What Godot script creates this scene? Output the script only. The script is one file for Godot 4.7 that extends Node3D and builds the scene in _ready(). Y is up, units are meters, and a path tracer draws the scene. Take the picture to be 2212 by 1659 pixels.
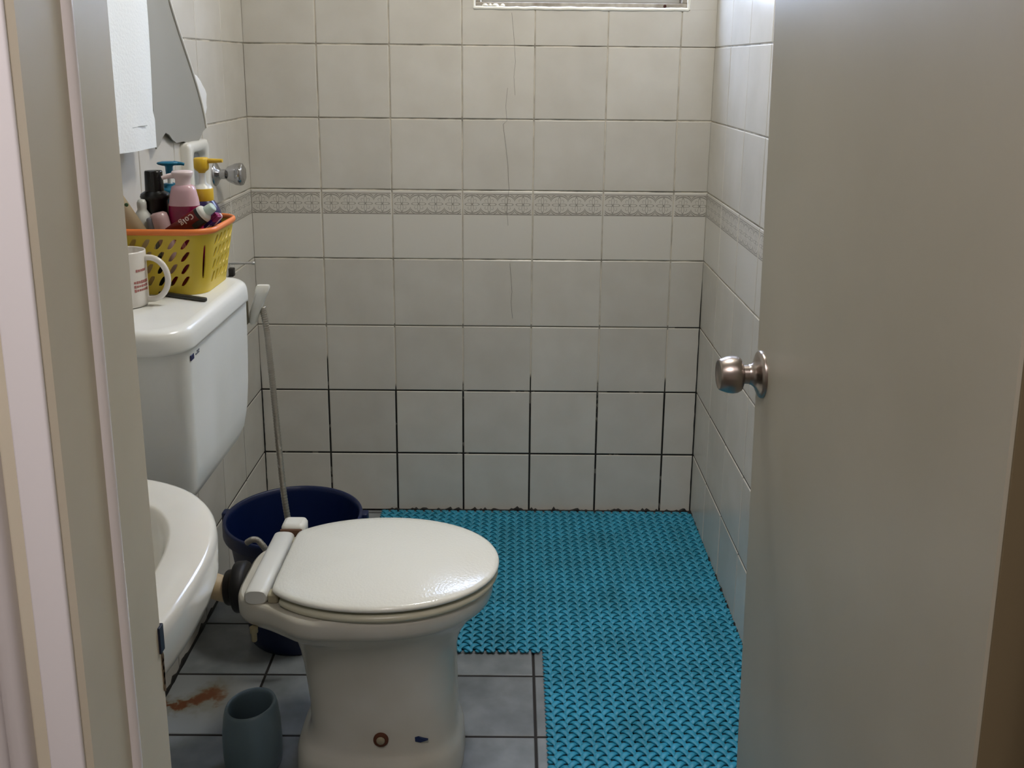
extends Node3D
# Small tiled bathroom seen through its open door. x runs right along the back wall, y up, z from the back wall (z = 0) towards the hall.

const ROOM_W := 1.2975      # bathroom width
const ROOM_D := 2.03        # bathroom depth
const ROOM_H := 2.45
const T := 0.2              # tile grid
const ROW := 0.1993         # height of a wall tile row
const ROW_BASE := 0.1873    # top of the lowest row
const WIN := Rect2(0.634, 1.482, 0.584, 0.6)   # window hole in the back wall (x, y, w, h)

var used := {}
var rng := RandomNumberGenerator.new()
var xf := Transform3D.IDENTITY    # applied to every vertex that is added

var m_tile: Array = []
var m_right: Array = []
var m_floor: Array = []
var m_border: StandardMaterial3D
var m_ceramic: StandardMaterial3D
var m_chrome: StandardMaterial3D
var m_steel: StandardMaterial3D
var m_frame: StandardMaterial3D
var m_bead_lit: StandardMaterial3D
var m_grime: StandardMaterial3D
var m_white: StandardMaterial3D

# ------------------------------------------------------------------ set-up
func _ready() -> void:
	rng.seed = 11
	camera_and_light()
	materials()
	bathroom_shell()
	window()
	doorway()
	hall()
	mat_on_floor()
	toilet()
	cistern()
	basin()
	bucket()
	brush_cup()
	sprayer()
	flush_pipe()
	basket_and_contents()
	mug()
	wall_things()

func camera_and_light() -> void:
	var f := 2078.068
	var cam := Camera3D.new()
	cam.name = "camera"
	add_child(cam)
	cam.position = Vector3(0.7445, 1.3345, 2.72)
	var yaw := Basis(Vector3.UP, -0.0047)
	var pitch := Basis(Vector3.RIGHT, -0.2299)
	var roll := Basis(Vector3(0, 0, 1), 0.0095)
	cam.basis = yaw * pitch * roll
	cam.near = 0.05
	cam.far = 50.0
	cam.projection = Camera3D.PROJECTION_FRUSTUM
	cam.size = cam.near * 1659.0 / f
	cam.frustum_offset = Vector2(cam.near * (1106.0 - 1116.0) / f, -cam.near * (829.5 - 624.63) / f)
	cam.current = true

	var we := WorldEnvironment.new()
	we.name = "environment"
	var e := Environment.new()
	e.background_mode = Environment.BG_SKY
	var sm := ProceduralSkyMaterial.new()
	sm.sky_top_color = Color(0.74, 0.82, 0.97)
	sm.sky_horizon_color = Color(0.86, 0.91, 1.0)
	sm.ground_horizon_color = Color(0.55, 0.55, 0.52)
	sm.ground_bottom_color = Color(0.42, 0.42, 0.40)
	sm.sky_energy_multiplier = 3.8
	sm.ground_energy_multiplier = 4.0
	var sky := Sky.new()
	sky.sky_material = sm
	e.sky = sky
	e.tonemap_mode = Environment.TONE_MAPPER_LINEAR
	e.tonemap_exposure = 1.0
	e.sdfgi_enabled = true
	e.ssao_enabled = true
	e.ssil_enabled = true
	we.environment = e
	add_child(we)

# ------------------------------------------------------------------ naming
func numbered(n: String) -> String:
	if not used.has(n):
		used[n] = 0
		return n
	used[n] += 1
	return "%s_%03d" % [n, used[n]]

func thing(called: String, label: String, category: String, at := Vector3.ZERO, group := "") -> Node3D:
	var o := Node3D.new()
	o.name = numbered(called)
	add_child(o)
	o.position = at
	o.set_meta("label", label)
	o.set_meta("category", category)
	if group != "":
		o.set_meta("group", group)
	return o

func struct(called: String, at := Vector3.ZERO, b := Basis.IDENTITY) -> Node3D:
	var o := Node3D.new()
	o.name = numbered(called)
	add_child(o)
	o.position = at
	o.basis = b
	o.set_meta("kind", "structure")
	return o

func part(called: String, st: SurfaceTool, m: Material, parent: Node, label := "") -> MeshInstance3D:
	st.generate_normals()
	return part_mesh(called, st.commit(), m, parent, label)

func part_mesh(called: String, mesh: Mesh, m: Material, parent: Node, label := "") -> MeshInstance3D:
	var o := MeshInstance3D.new()
	o.name = called
	o.mesh = mesh
	o.material_override = m
	parent.add_child(o, true)
	if label != "":
		o.set_meta("label", label)
	return o

# ------------------------------------------------------------------ materials
func mat(c: Color, rough := 0.5, metal := 0.0) -> StandardMaterial3D:
	var m := StandardMaterial3D.new()
	m.albedo_color = c
	m.roughness = rough
	m.metallic = metal
	return m

func c8(r: int, g: int, b: int) -> Color:
	return Color8(r, g, b)

func noise_tex(sd: int, freq: float, lo: Color, hi: Color, oct := 4, size := 256) -> NoiseTexture2D:
	var n := FastNoiseLite.new()
	n.seed = sd
	n.noise_type = FastNoiseLite.TYPE_SIMPLEX_SMOOTH
	n.frequency = freq
	n.fractal_octaves = oct
	var t := NoiseTexture2D.new()
	t.width = size
	t.height = size
	t.seamless = true
	t.noise = n
	var g := Gradient.new()
	g.set_color(0, lo)
	g.set_color(1, hi)
	t.color_ramp = g
	return t

func noise_normal(sd: int, freq: float, strength: float, size := 256) -> NoiseTexture2D:
	var n := FastNoiseLite.new()
	n.seed = sd
	n.frequency = freq
	n.fractal_octaves = 3
	var t := NoiseTexture2D.new()
	t.width = size
	t.height = size
	t.seamless = true
	t.as_normal_map = true
	t.bump_strength = strength
	t.noise = n
	return t

func world_tri(m: StandardMaterial3D, s: float) -> void:
	m.uv1_triplanar = true
	m.uv1_world_triplanar = true
	m.uv1_scale = Vector3(s, s, s)

func materials() -> void:
	var mott := noise_tex(3, 0.012, Color(0.955, 0.95, 0.942), Color(1, 1, 1), 5)
	var bump := noise_normal(5, 0.02, 1.2)
	for k in 5:
		var v := 1.0 - 0.009 * k
		var m := mat(Color(0.835 * v, 0.82 * v, 0.785 * v), 0.26)
		m.albedo_texture = mott
		world_tri(m, 1.7)
		m.normal_enabled = true
		m.normal_texture = bump
		m.normal_scale = 0.10
		m_tile.append(m)
	var fm := noise_tex(8, 0.02, Color(0.80, 0.81, 0.81), Color(1, 1, 1), 5)
	for k in 4:
		var v := 1.0 - 0.035 * k
		var m := mat(Color(0.55 * v, 0.57 * v, 0.58 * v), 0.38)
		m.albedo_texture = fm
		world_tri(m, 2.3)
		m_floor.append(m)
	m_border = mat(Color(0.83, 0.815, 0.78), 0.3)
	m_border.albedo_texture = border_picture()
	m_ceramic = mat(Color(0.90, 0.895, 0.865), 0.14)
	m_ceramic.albedo_texture = noise_tex(21, 0.01, Color(0.95, 0.945, 0.93), Color(1, 1, 1), 4)
	world_tri(m_ceramic, 1.3)
	m_chrome = mat(Color(0.72, 0.72, 0.73), 0.12, 1.0)
	m_steel = mat(Color(0.62, 0.58, 0.55), 0.3, 1.0)
	m_frame = mat(Color(0.89, 0.865, 0.785), 0.42)
	m_frame.albedo_texture = noise_tex(31, 0.01, Color(0.93, 0.92, 0.90), Color(1, 1, 1), 5)
	world_tri(m_frame, 1.1)
	m_bead_lit = mat(Color(0.95, 0.93, 0.92), 0.25)  # paler than the frame: colour stands in for light on the rounded edge
	m_grime = mat(Color(0.07, 0.065, 0.06), 0.7)
	m_white = mat(Color(0.86, 0.86, 0.83), 0.35)

func border_picture() -> ImageTexture:
	# the printed frieze on the top third of a border tile: four medallions with a four-petalled flower
	var n := 512
	var im := Image.create(n, n, false, Image.FORMAT_RGB8)
	im.fill(Color(1, 1, 1))
	var ink := Color(0.56, 0.545, 0.525)
	var soft := Color(0.88, 0.872, 0.86)
	for py in int(n * 0.36):
		for px in n:
			var u := (px + 0.5) / n
			var v := (py + 0.5) / n
			var a := 0.0
			var shade := 0.0
			if absf(v - 0.035) < 0.005 or absf(v - 0.338) < 0.005:
				a = 1.0
			if v > 0.045 and v < 0.33 and u > 0.01 and u < 0.99:
				var x := (fposmod(u * 4.0, 1.0) - 0.5) * 2.0
				var y := (v - 0.1875) / 0.1425
				var lim := 0.30 + 0.62 * sqrt(maxf(0.0, 1.0 - x * x))
				var d := absf(y) - lim
				if absf(d) < 0.05:
					a = 0.85
				if d > 0.0 and absf(absf(y) - lim - 0.19) < 0.045 and absf(x) > 0.42:
					a = 0.9
				if d > 0.14 and absf(x) > 0.5:
					shade = 0.6
				for q in 4:
					var cx := [0.0, 0.0, 0.42, -0.42][q] as float
					var cy := [0.42, -0.42, 0.0, 0.0][q] as float
					var rx := (0.15 if q < 2 else 0.40)
					var ry := (0.38 if q < 2 else 0.13)
					var e := sqrt(pow((x - cx) / rx, 2) + pow((y - cy) / ry, 2))
					if absf(e - 1.0) < 0.14:
						a = maxf(a, 0.8)
					var dx := absf(x) - 0.36
					var dy := absf(y) - 0.40
					var r := sqrt(dx * dx + dy * dy)
					if absf(r - 0.14) < 0.028 and dx + dy > -0.04:
						a = maxf(a, 0.55)
			var c := (Color(0.965, 0.962, 0.957) if v > 0.03 and v < 0.345 else Color(1, 1, 1)).lerp(soft, shade).lerp(ink, a * 0.85)
			im.set_pixel(px, py, c)
	return ImageTexture.create_from_image(im)

# ------------------------------------------------------------------ mesh building
func begin() -> SurfaceTool:
	var st := SurfaceTool.new()
	st.begin(Mesh.PRIMITIVE_TRIANGLES)
	st.set_smooth_group(0)
	return st

func tri(st: SurfaceTool, a: Vector3, b: Vector3, c: Vector3) -> void:
	# a, b, c counter-clockwise seen from outside
	st.add_vertex(xf * a)
	st.add_vertex(xf * c)
	st.add_vertex(xf * b)

func quad(st: SurfaceTool, a: Vector3, b: Vector3, c: Vector3, d: Vector3) -> void:
	tri(st, a, b, c)
	tri(st, a, c, d)

func quad_uv(st: SurfaceTool, p: Array, uv: Array) -> void:
	for k in [0, 2, 1, 0, 3, 2]:
		st.set_uv(uv[k])
		st.add_vertex(xf * (p[k] as Vector3))

func loft(st: SurfaceTool, rings: Array, cap0 := true, cap1 := true) -> void:
	# rings run counter-clockwise seen against the direction of the loft
	st.set_smooth_group(0)
	for k in rings.size() - 1:
		var a: PackedVector3Array = rings[k]
		var b: PackedVector3Array = rings[k + 1]
		var n := a.size()
		for i in n:
			var j := (i + 1) % n
			quad(st, a[i], a[j], b[j], b[i])
	st.set_smooth_group(1)
	if cap0:
		cap(st, rings[0], true)
	if cap1:
		cap(st, rings[rings.size() - 1], false)
	st.set_smooth_group(0)

func cap(st: SurfaceTool, r: PackedVector3Array, flip: bool) -> void:
	var c := Vector3.ZERO
	for p in r:
		c += p
	c /= r.size()
	for i in r.size():
		var j := (i + 1) % r.size()
		if flip:
			tri(st, c, r[j], r[i])
		else:
			tri(st, c, r[i], r[j])

func circle(c: Vector3, r: float, n := 32) -> PackedVector3Array:
	var o := PackedVector3Array()
	for i in n:
		var t := TAU * i / n
		o.append(c + Vector3(r * cos(t), 0, -r * sin(t)))
	return o

func lathe(st: SurfaceTool, prof: Array, n := 32, cap0 := true, cap1 := true) -> void:
	var rings := []
	for p in prof:
		rings.append(circle(Vector3(0, p[1], 0), maxf(p[0], 0.0003), n))
	loft(st, rings, cap0, cap1)

func rrect(cx: float, cz: float, hx: float, hz: float, r: float, y: float, seg := 4) -> PackedVector3Array:
	# rounded rectangle round +y, counter-clockwise seen from above
	var o := PackedVector3Array()
	r = minf(r, minf(hx, hz) - 0.0001)
	r = maxf(r, 0.0002)
	var cs := [Vector2(hx - r, -(hz - r)), Vector2(-(hx - r), -(hz - r)), Vector2(-(hx - r), hz - r), Vector2(hx - r, hz - r)]
	for q in 4:
		for s in seg + 1:
			var t := PI / 2 * (q + float(s) / seg)
			var c: Vector2 = cs[q]
			o.append(Vector3(cx + c.x + r * cos(t), y, cz + c.y - r * sin(t)))
	return o

func rbox(st: SurfaceTool, c: Vector3, h: Vector3, r := 0.004, b := 0.002, seg := 3) -> void:
	# box with rounded upright edges (r) and bevelled top and bottom (b); h = half sizes
	var rings := []
	rings.append(rrect(c.x, c.z, h.x - b, h.z - b, maxf(r - b, 0.0003), c.y - h.y, seg))
	rings.append(rrect(c.x, c.z, h.x - b * 0.3, h.z - b * 0.3, r, c.y - h.y + b * 0.3, seg))
	rings.append(rrect(c.x, c.z, h.x, h.z, r, c.y - h.y + b, seg))
	rings.append(rrect(c.x, c.z, h.x, h.z, r, c.y + h.y - b, seg))
	rings.append(rrect(c.x, c.z, h.x - b * 0.3, h.z - b * 0.3, r, c.y + h.y - b * 0.3, seg))
	rings.append(rrect(c.x, c.z, h.x - b, h.z - b, maxf(r - b, 0.0003), c.y + h.y, seg))
	loft(st, rings)

func sbox(st: SurfaceTool, c: Vector3, h: Vector3, b := 0.002) -> void:
	# sharp box with small flat chamfers
	st.set_smooth_group(-1)
	var ax := [Vector3(1, 0, 0), Vector3(0, 1, 0), Vector3(0, 0, 1)]
	var f := []
	for a in 3:
		for s in [1.0, -1.0]:
			var u: Vector3 = ax[(a + 1) % 3]
			var v: Vector3 = ax[(a + 2) % 3]
			var n: Vector3 = ax[a]
			if s < 0:
				var t := u
				u = v
				v = t
			var hn := absf(n.dot(h))
			var hu := absf(u.dot(h)) - b
			var hv := absf(v.dot(h)) - b
			var o: Vector3 = c + n * s * hn
			quad(st, o - u * hu - v * hv, o + u * hu - v * hv, o + u * hu + v * hv, o - u * hu + v * hv)
	# chamfers
	for a in 3:
		var n1: Vector3 = ax[a]
		var n2: Vector3 = ax[(a + 1) % 3]
		var w: Vector3 = ax[(a + 2) % 3]
		var hw := absf(w.dot(h)) - b
		for s1 in [1.0, -1.0]:
			for s2 in [1.0, -1.0]:
				var p: Vector3 = c + n1 * s1 * absf(n1.dot(h)) + n2 * s2 * (absf(n2.dot(h)) - b)
				var q: Vector3 = c + n1 * s1 * (absf(n1.dot(h)) - b) + n2 * s2 * absf(n2.dot(h))
				if s1 * s2 > 0:
					quad(st, p - w * hw, q - w * hw, q + w * hw, p + w * hw)
				else:
					quad(st, q - w * hw, p - w * hw, p + w * hw, q + w * hw)
	st.set_smooth_group(0)

func tube(st: SurfaceTool, pts: Array, rad: Variant, n := 12, caps := true) -> void:
	var rings := []
	var up := Vector3.UP
	for i in pts.size():
		var p: Vector3 = pts[i]
		var d: Vector3 = ((pts[mini(i + 1, pts.size() - 1)] as Vector3) - (pts[maxi(i - 1, 0)] as Vector3)).normalized()
		if i == 0 and absf(d.dot(up)) > 0.9:
			up = Vector3.RIGHT
		var u := (up - d * up.dot(d)).normalized()
		var v := d.cross(u)
		up = u
		var r: float = rad[i] if rad is Array else rad
		var ring := PackedVector3Array()
		for k in n:
			var t := TAU * k / n
			ring.append(p + u * (r * cos(t)) + v * (r * sin(t)))
		rings.append(ring)
	loft(st, rings, caps, caps)

func smooth_path(pts: Array, per := 8) -> Array:
	var o := []
	for i in pts.size() - 1:
		var a: Vector3 = pts[maxi(i - 1, 0)]
		var b: Vector3 = pts[i]
		var c: Vector3 = pts[i + 1]
		var d: Vector3 = pts[mini(i + 2, pts.size() - 1)]
		for k in per:
			o.append(b.cubic_interpolate(c, a, d, float(k) / per))
	o.append(pts[pts.size() - 1])
	return o

func egg(x0: float, x1: float, zc: float, hz: float, y: float, split := 0.45, nf := 2.1, nr := 3.0, n := 56) -> PackedVector3Array:
	# superellipse outline: rear at x0, front at x1
	var o := PackedVector3Array()
	var xs := lerpf(x0, x1, split)
	for i in n:
		var t := TAU * i / n
		var c := cos(t)
		var s := sin(t)
		var e := nf if c >= 0 else nr
		var a := (x1 - xs) if c >= 0 else (xs - x0)
		o.append(Vector3(xs + a * signf(c) * pow(absf(c), 2.0 / e), y, zc - hz * signf(s) * pow(absf(s), 2.0 / e)))
	return o

func sheet(st: SurfaceTool, grid: Array, thick: float) -> void:
	# a cloth or card of real thickness; grid is rows of points
	var rows := grid.size()
	var cols: int = grid[0].size()
	var a := []
	var b := []
	for i in rows:
		var ra := []
		var rb := []
		for j in cols:
			var du: Vector3 = (grid[i][mini(j + 1, cols - 1)] as Vector3) - (grid[i][maxi(j - 1, 0)] as Vector3)
			var dv: Vector3 = (grid[mini(i + 1, rows - 1)][j] as Vector3) - (grid[maxi(i - 1, 0)][j] as Vector3)
			var n := du.cross(dv).normalized() * (thick / 2)
			ra.append((grid[i][j] as Vector3) + n)
			rb.append((grid[i][j] as Vector3) - n)
		a.append(ra)
		b.append(rb)
	for i in rows - 1:
		for j in cols - 1:
			st.set_smooth_group(0)
			quad(st, a[i][j], a[i][j + 1], a[i + 1][j + 1], a[i + 1][j])
			st.set_smooth_group(1)
			quad(st, b[i][j + 1], b[i][j], b[i + 1][j], b[i + 1][j + 1])
	st.set_smooth_group(2)
	for j in cols - 1:
		quad(st, a[0][j + 1], a[0][j], b[0][j], b[0][j + 1])
		quad(st, a[rows - 1][j], a[rows - 1][j + 1], b[rows - 1][j + 1], b[rows - 1][j])
	for i in rows - 1:
		quad(st, a[i][0], a[i + 1][0], b[i + 1][0], b[i][0])
		quad(st, a[i + 1][cols - 1], a[i][cols - 1], b[i][cols - 1], b[i + 1][cols - 1])
	st.set_smooth_group(0)

func prism(st: SurfaceTool, poly: PackedVector2Array, y0: float, y1: float) -> void:
	# upright prism over a polygon in (x, z) with flat faces
	st.set_smooth_group(-1)
	var n := poly.size()
	var area := 0.0
	for i in n:
		var p := poly[i]
		var q := poly[(i + 1) % n]
		area += p.x * q.y - q.x * p.y
	var ccw := area < 0    # counter-clockwise seen from above, where z runs down the page
	for i in n:
		var p := poly[i]
		var q := poly[(i + 1) % n]
		if not ccw:
			var t := p
			p = q
			q = t
		quad(st, Vector3(p.x, y0, p.y), Vector3(q.x, y0, q.y), Vector3(q.x, y1, q.y), Vector3(p.x, y1, p.y))
	var idx := Geometry2D.triangulate_polygon(poly)
	for k in range(0, idx.size(), 3):
		var a := poly[idx[k]]
		var b := poly[idx[k + 1]]
		var c := poly[idx[k + 2]]
		if (b - a).cross(c - a) > 0:
			var t := b
			b = c
			c = t
		tri(st, Vector3(a.x, y1, a.y), Vector3(b.x, y1, b.y), Vector3(c.x, y1, c.y))
		tri(st, Vector3(a.x, y0, a.y), Vector3(c.x, y0, c.y), Vector3(b.x, y0, b.y))
	st.set_smooth_group(0)

# ------------------------------------------------------------------ the room
func tile_into(st: SurfaceTool, r: Rect2, t := 0.002, bev := 0.0016, uv := Rect2(0, 0, 1, 1)) -> void:
	# a tile in local axes (x right, y up, z out), its back at z = -0.003
	st.set_smooth_group(-1)
	var x0 := r.position.x
	var y0 := r.position.y
	var x1 := r.end.x
	var y1 := r.end.y
	var i := [Vector3(x0 + bev, y0 + bev, t), Vector3(x1 - bev, y0 + bev, t), Vector3(x1 - bev, y1 - bev, t), Vector3(x0 + bev, y1 - bev, t)]
	var m := [Vector3(x0, y0, t - bev * 0.7), Vector3(x1, y0, t - bev * 0.7), Vector3(x1, y1, t - bev * 0.7), Vector3(x0, y1, t - bev * 0.7)]
	var o := [Vector3(x0, y0, -0.003), Vector3(x1, y0, -0.003), Vector3(x1, y1, -0.003), Vector3(x0, y1, -0.003)]
	quad_uv(st, i, [Vector2(uv.position.x, uv.end.y), uv.end, Vector2(uv.end.x, uv.position.y), uv.position])
	for k in 4:
		var l := (k + 1) % 4
		quad(st, m[k], m[l], i[l], i[k])
		quad(st, o[k], o[l], m[l], m[k])

func row_edges() -> Array:
	var ys := [0.0]
	var y := ROW_BASE
	while y < ROOM_H - 0.02:
		ys.append(y)
		y += ROW
	ys.append(ROOM_H)
	return ys

func tile_wall(called: String, at: Vector3, b: Basis, xs: Array, mats: Array, sd: int, grout: Material, slab_w: float, hole := Rect2()) -> Node3D:
	# grout bed with separate tiles; local x runs along the wall, z points into the room
	var w := struct(called, at, b)
	rng.seed = sd
	var ys := row_edges()
	var shared := {}
	for j in ys.size() - 1:
		for i in xs.size() - 1:
			var gap := 0.0027 if j < 2 else 0.0018
			var r := Rect2(xs[i] + gap, ys[j] + gap, xs[i + 1] - xs[i] - 2 * gap, ys[j + 1] - ys[j] - 2 * gap)
			if r.size.x < 0.004 or r.size.y < 0.004:
				continue
			var is_border := j == 4
			var m: Material = m_border if is_border else mats[rng.randi() % mats.size()]
			var off := rng.randf_range(-0.0004, 0.0004)
			var tilt := Vector2(rng.randf_range(-0.003, 0.003), rng.randf_range(-0.003, 0.003))
			if hole.size.x > 0 and r.intersects(hole):
				var st := begin()
				var any := false
				var c := r.intersection(hole)
				for q in [Rect2(r.position.x, r.position.y, r.size.x, c.position.y - r.position.y),
						Rect2(r.position.x, c.end.y, r.size.x, r.end.y - c.end.y),
						Rect2(r.position.x, c.position.y, c.position.x - r.position.x, c.size.y),
						Rect2(c.end.x, c.position.y, r.end.x - c.end.x, c.size.y)]:
					if q.size.x > 0.003 and q.size.y > 0.003:
						tile_into(st, q, 0.002, 0.0004)
						any = true
				if any:
					part("wall_tile", st, m, w)
				continue
			var key := "%.4f %.4f %d" % [r.size.x, r.size.y, int(is_border)]
			if not shared.has(key):
				var st := begin()
				var uv := Rect2(0, 0, 1, 1)
				if is_border and r.size.x < 0.15:
					uv = Rect2(0, 0, r.size.x / 0.1956, 1)
				tile_into(st, Rect2(-r.size / 2, r.size), 0.002, 0.0016, uv)
				st.generate_normals()
				shared[key] = st.commit()
			var o := part_mesh("border_tile" if is_border else "wall_tile", shared[key], m, w)
			var c2 := r.get_center()
			o.position = Vector3(c2.x, c2.y, off)
			o.rotation = Vector3(tilt.y, tilt.x, 0)
	var sl := begin()
	slab(sl, Rect2(xs[0], 0, slab_w, ROOM_H), hole, 0.12)
	part("grout_bed", sl, grout, w)
	return w

func slab(st: SurfaceTool, r: Rect2, hole: Rect2, thick: float) -> void:
	# wall body behind the tiles with uv over the whole face
	var pieces := [r]
	if hole.size.x > 0:
		pieces = [Rect2(r.position.x, r.position.y, r.size.x, hole.position.y - r.position.y), Rect2(r.position.x, hole.end.y, r.size.x, r.end.y - hole.end.y),
			Rect2(r.position.x, hole.position.y, hole.position.x - r.position.x, hole.size.y), Rect2(hole.end.x, hole.position.y, r.end.x - hole.end.x, hole.size.y)]
	st.set_smooth_group(-1)
	for q in pieces:
		var p := [Vector3(q.position.x, q.position.y, 0), Vector3(q.end.x, q.position.y, 0), Vector3(q.end.x, q.end.y, 0), Vector3(q.position.x, q.end.y, 0)]
		var uv := []
		for v in p:
			uv.append(Vector2((v.x - r.position.x) / r.size.x, 1.0 - (v.y - r.position.y) / r.size.y))
		quad_uv(st, p, uv)
		var k := Vector3(0, 0, -thick)
		st.set_uv(Vector2(0.5, 0.02))
		quad(st, p[1] + k, p[0] + k, p[3] + k, p[2] + k)
		for i in 4:
			var l := (i + 1) % 4
			quad(st, p[i] + k, p[l] + k, p[l], p[i])

func grout_material(w: float, dark: Callable) -> StandardMaterial3D:
	# grout bed: pale cement, black with mould where the wall stays wet
	var nx := int(w * 400)
	var ny := int(ROOM_H * 400)
	var im := Image.create(nx, ny, false, Image.FORMAT_RGB8)
	var pale := Color(0.80, 0.77, 0.71)
	var mould := Color(0.085, 0.08, 0.068)
	var n := FastNoiseLite.new()
	n.seed = 4
	n.frequency = 0.03
	for py in ny:
		for px in nx:
			var x := (px + 0.5) / 400.0
			var y := ROOM_H - (py + 0.5) / 400.0
			var d: float = dark.call(x, y, n.get_noise_2d(px, py))
			im.set_pixel(px, py, pale.lerp(mould, clampf(d, 0.0, 1.0)))
	var m := mat(Color(1, 1, 1), 0.8)
	m.albedo_texture = ImageTexture.create_from_image(im)
	m.texture_repeat = false
	return m

func bathroom_shell() -> void:
	# back wall: a cut tile column at the right, wet black joints in the lower rows
	var xs := [0.0]
	for k in 6:
		xs.append(0.2009 + T * k)
	xs.append(ROOM_W)
	var starts := [0.46, 0.49, 0.40, 0.41, 0.43, 0.415, 0.425, 0.72]
	var back_dark := func(x: float, y: float, n: float) -> float:
		var col := clampi(roundi((x - 0.2009) / T) + 1, 0, 7)
		if x < 0.02:
			col = 0
		if x > ROOM_W - 0.03:
			col = 7
		var top: float = starts[col]
		var d := smoothstep(top + 0.012, top - 0.012, y + n * 0.01)
		var row_y := ROW_BASE + ROW
		if absf(y - row_y) < 0.006 or absf(y - ROW_BASE) < 0.006:
			d = 0.95
		if absf(y - row_y - ROW) < 0.006:
			d = 1.0 if x > 1.222 else 0.38
		elif y > 0.6:
			d = maxf(d, 0.06 + 0.25 * n)
			if absf(fposmod(y - ROW_BASE + 0.006, ROW)) < 0.012:
				d = 0.16 + 0.5 * n
		if y < 0.42 and n > 0.38:
			d *= 0.55
		return d
	tile_wall("wall_back", Vector3.ZERO, Basis.IDENTITY, xs, m_tile, 21, grout_material(ROOM_W, back_dark), ROOM_W, WIN)
	var side_dark := func(x: float, y: float, n: float) -> float:
		return 0.85 if y < 0.4 else (0.40 if y < 0.7 else 0.10 + 0.3 * n)
	var right_x := []
	for k in 11:
		right_x.append(T * k)
	right_x.append(ROOM_D)
	tile_wall("wall_right", Vector3(ROOM_W, 0, 0), Basis(Vector3(0, 0, 1), Vector3.UP, Vector3(-1, 0, 0)), right_x, m_tile, 22, grout_material(ROOM_D, side_dark), ROOM_D)
	var left_x := [-ROOM_D]
	for k in 11:
		left_x.append(-2.0 + T * k)
	var left := tile_wall("wall_left", Vector3.ZERO, Basis(Vector3(0, 0, -1), Vector3.UP, Vector3(1, 0, 0)), left_x, m_tile, 23, grout_material(ROOM_D, side_dark), ROOM_D)
	left.get_child(left.get_child_count() - 1)
	# crack that runs down through the fourth column of the back wall
	crack([Vector2(0.737, 1.47), Vector2(0.742, 1.42), Vector2(0.745, 1.385), Vector2(0.748, 1.34), Vector2(0.744, 1.30), Vector2(0.748, 1.25)])
	crack([Vector2(0.727, 1.27), Vector2(0.722, 1.22), Vector2(0.726, 1.18), Vector2(0.715, 1.17), Vector2(0.722, 1.12), Vector2(0.729, 1.06), Vector2(0.733, 0.99), Vector2(0.727, 0.93), Vector2(0.731, 0.885)])
	crack([Vector2(0.737, 0.775), Vector2(0.741, 0.73), Vector2(0.744, 0.69), Vector2(0.741, 0.66), Vector2(0.746, 0.61)])
	# black scum where the back and right walls meet the floor
	scum(Vector3(0.37, 0, 0.002), Vector3(ROOM_W, 0, 0.002), Vector3(0, 0, 1), 5)
	scum(Vector3(ROOM_W - 0.002, 0, 0.0), Vector3(ROOM_W - 0.002, 0, 1.2), Vector3(-1, 0, 0), 6)
	scum(Vector3(0.002, 0, 1.9), Vector3(0.002, 0, 0.0), Vector3(1, 0, 0), 7)

	# mould that creeps up the two back corners
	corner_mould(0.003, 0.47, 31)
	corner_mould(ROOM_W - 0.003, 0.73, 32)

	# floor: slab with dark joints, a tile each
	var fl := struct("floor")
	var st := begin()
	sbox(st, Vector3(ROOM_W / 2, -0.06, ROOM_D / 2 + 0.04), Vector3(ROOM_W / 2 + 0.1, 0.058, ROOM_D / 2 + 0.14), 0.0005)
	part("floor_slab", st, mat(Color(0.105, 0.09, 0.082), 0.75), fl)
	rng.seed = 33
	var full: Mesh
	for i in 7:
		for j in 11:
			var x0 := T * i
			var x1 := minf(T * (i + 1), ROOM_W)
			var z1 := 1.019 + T * (j - 5)
			var z0 := maxf(z1 - T, 0.0)
			z1 = minf(z1, ROOM_D)
			if z1 <= z0 + 0.004:
				continue
			var g := 0.003
			var w := x1 - x0 - 2 * g
			var d := z1 - z0 - 2 * g
			var s2 := begin()
			xf = Transform3D(Basis(Vector3(1, 0, 0), Vector3(0, 0, -1), Vector3(0, 1, 0)), Vector3.ZERO)
			tile_into(s2, Rect2(-w / 2, -d / 2, w, d), 0.0, 0.0016)
			xf = Transform3D.IDENTITY
			var m: Material = m_floor[rng.randi() % m_floor.size()]
			if i == 0 and x0 == 0.0 and j == 5:
				m = rust_tile()
			var o := part("floor_tile", s2, m, fl)
			o.position = Vector3((x0 + x1) / 2, 0.0, (z0 + z1) / 2)

	var ce := struct("ceiling")
	st = begin()
	sbox(st, Vector3(ROOM_W / 2, ROOM_H + 0.06, ROOM_D / 2 + 0.04), Vector3(ROOM_W / 2 + 0.12, 0.06, ROOM_D / 2 + 0.16), 0.001)
	part("ceiling_slab", st, mat(Color(0.82, 0.81, 0.78), 0.8), ce)

func crack(line: Array) -> void:
	var w := get_node("wall_back")
	var st := begin()
	var p := []
	for q in line:
		p.append(Vector3(q.x, q.y, 0.0021))
	tube(st, p, 0.00034, 5)
	part("crack", st, mat(Color(0.36, 0.335, 0.30), 0.8), w)

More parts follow.
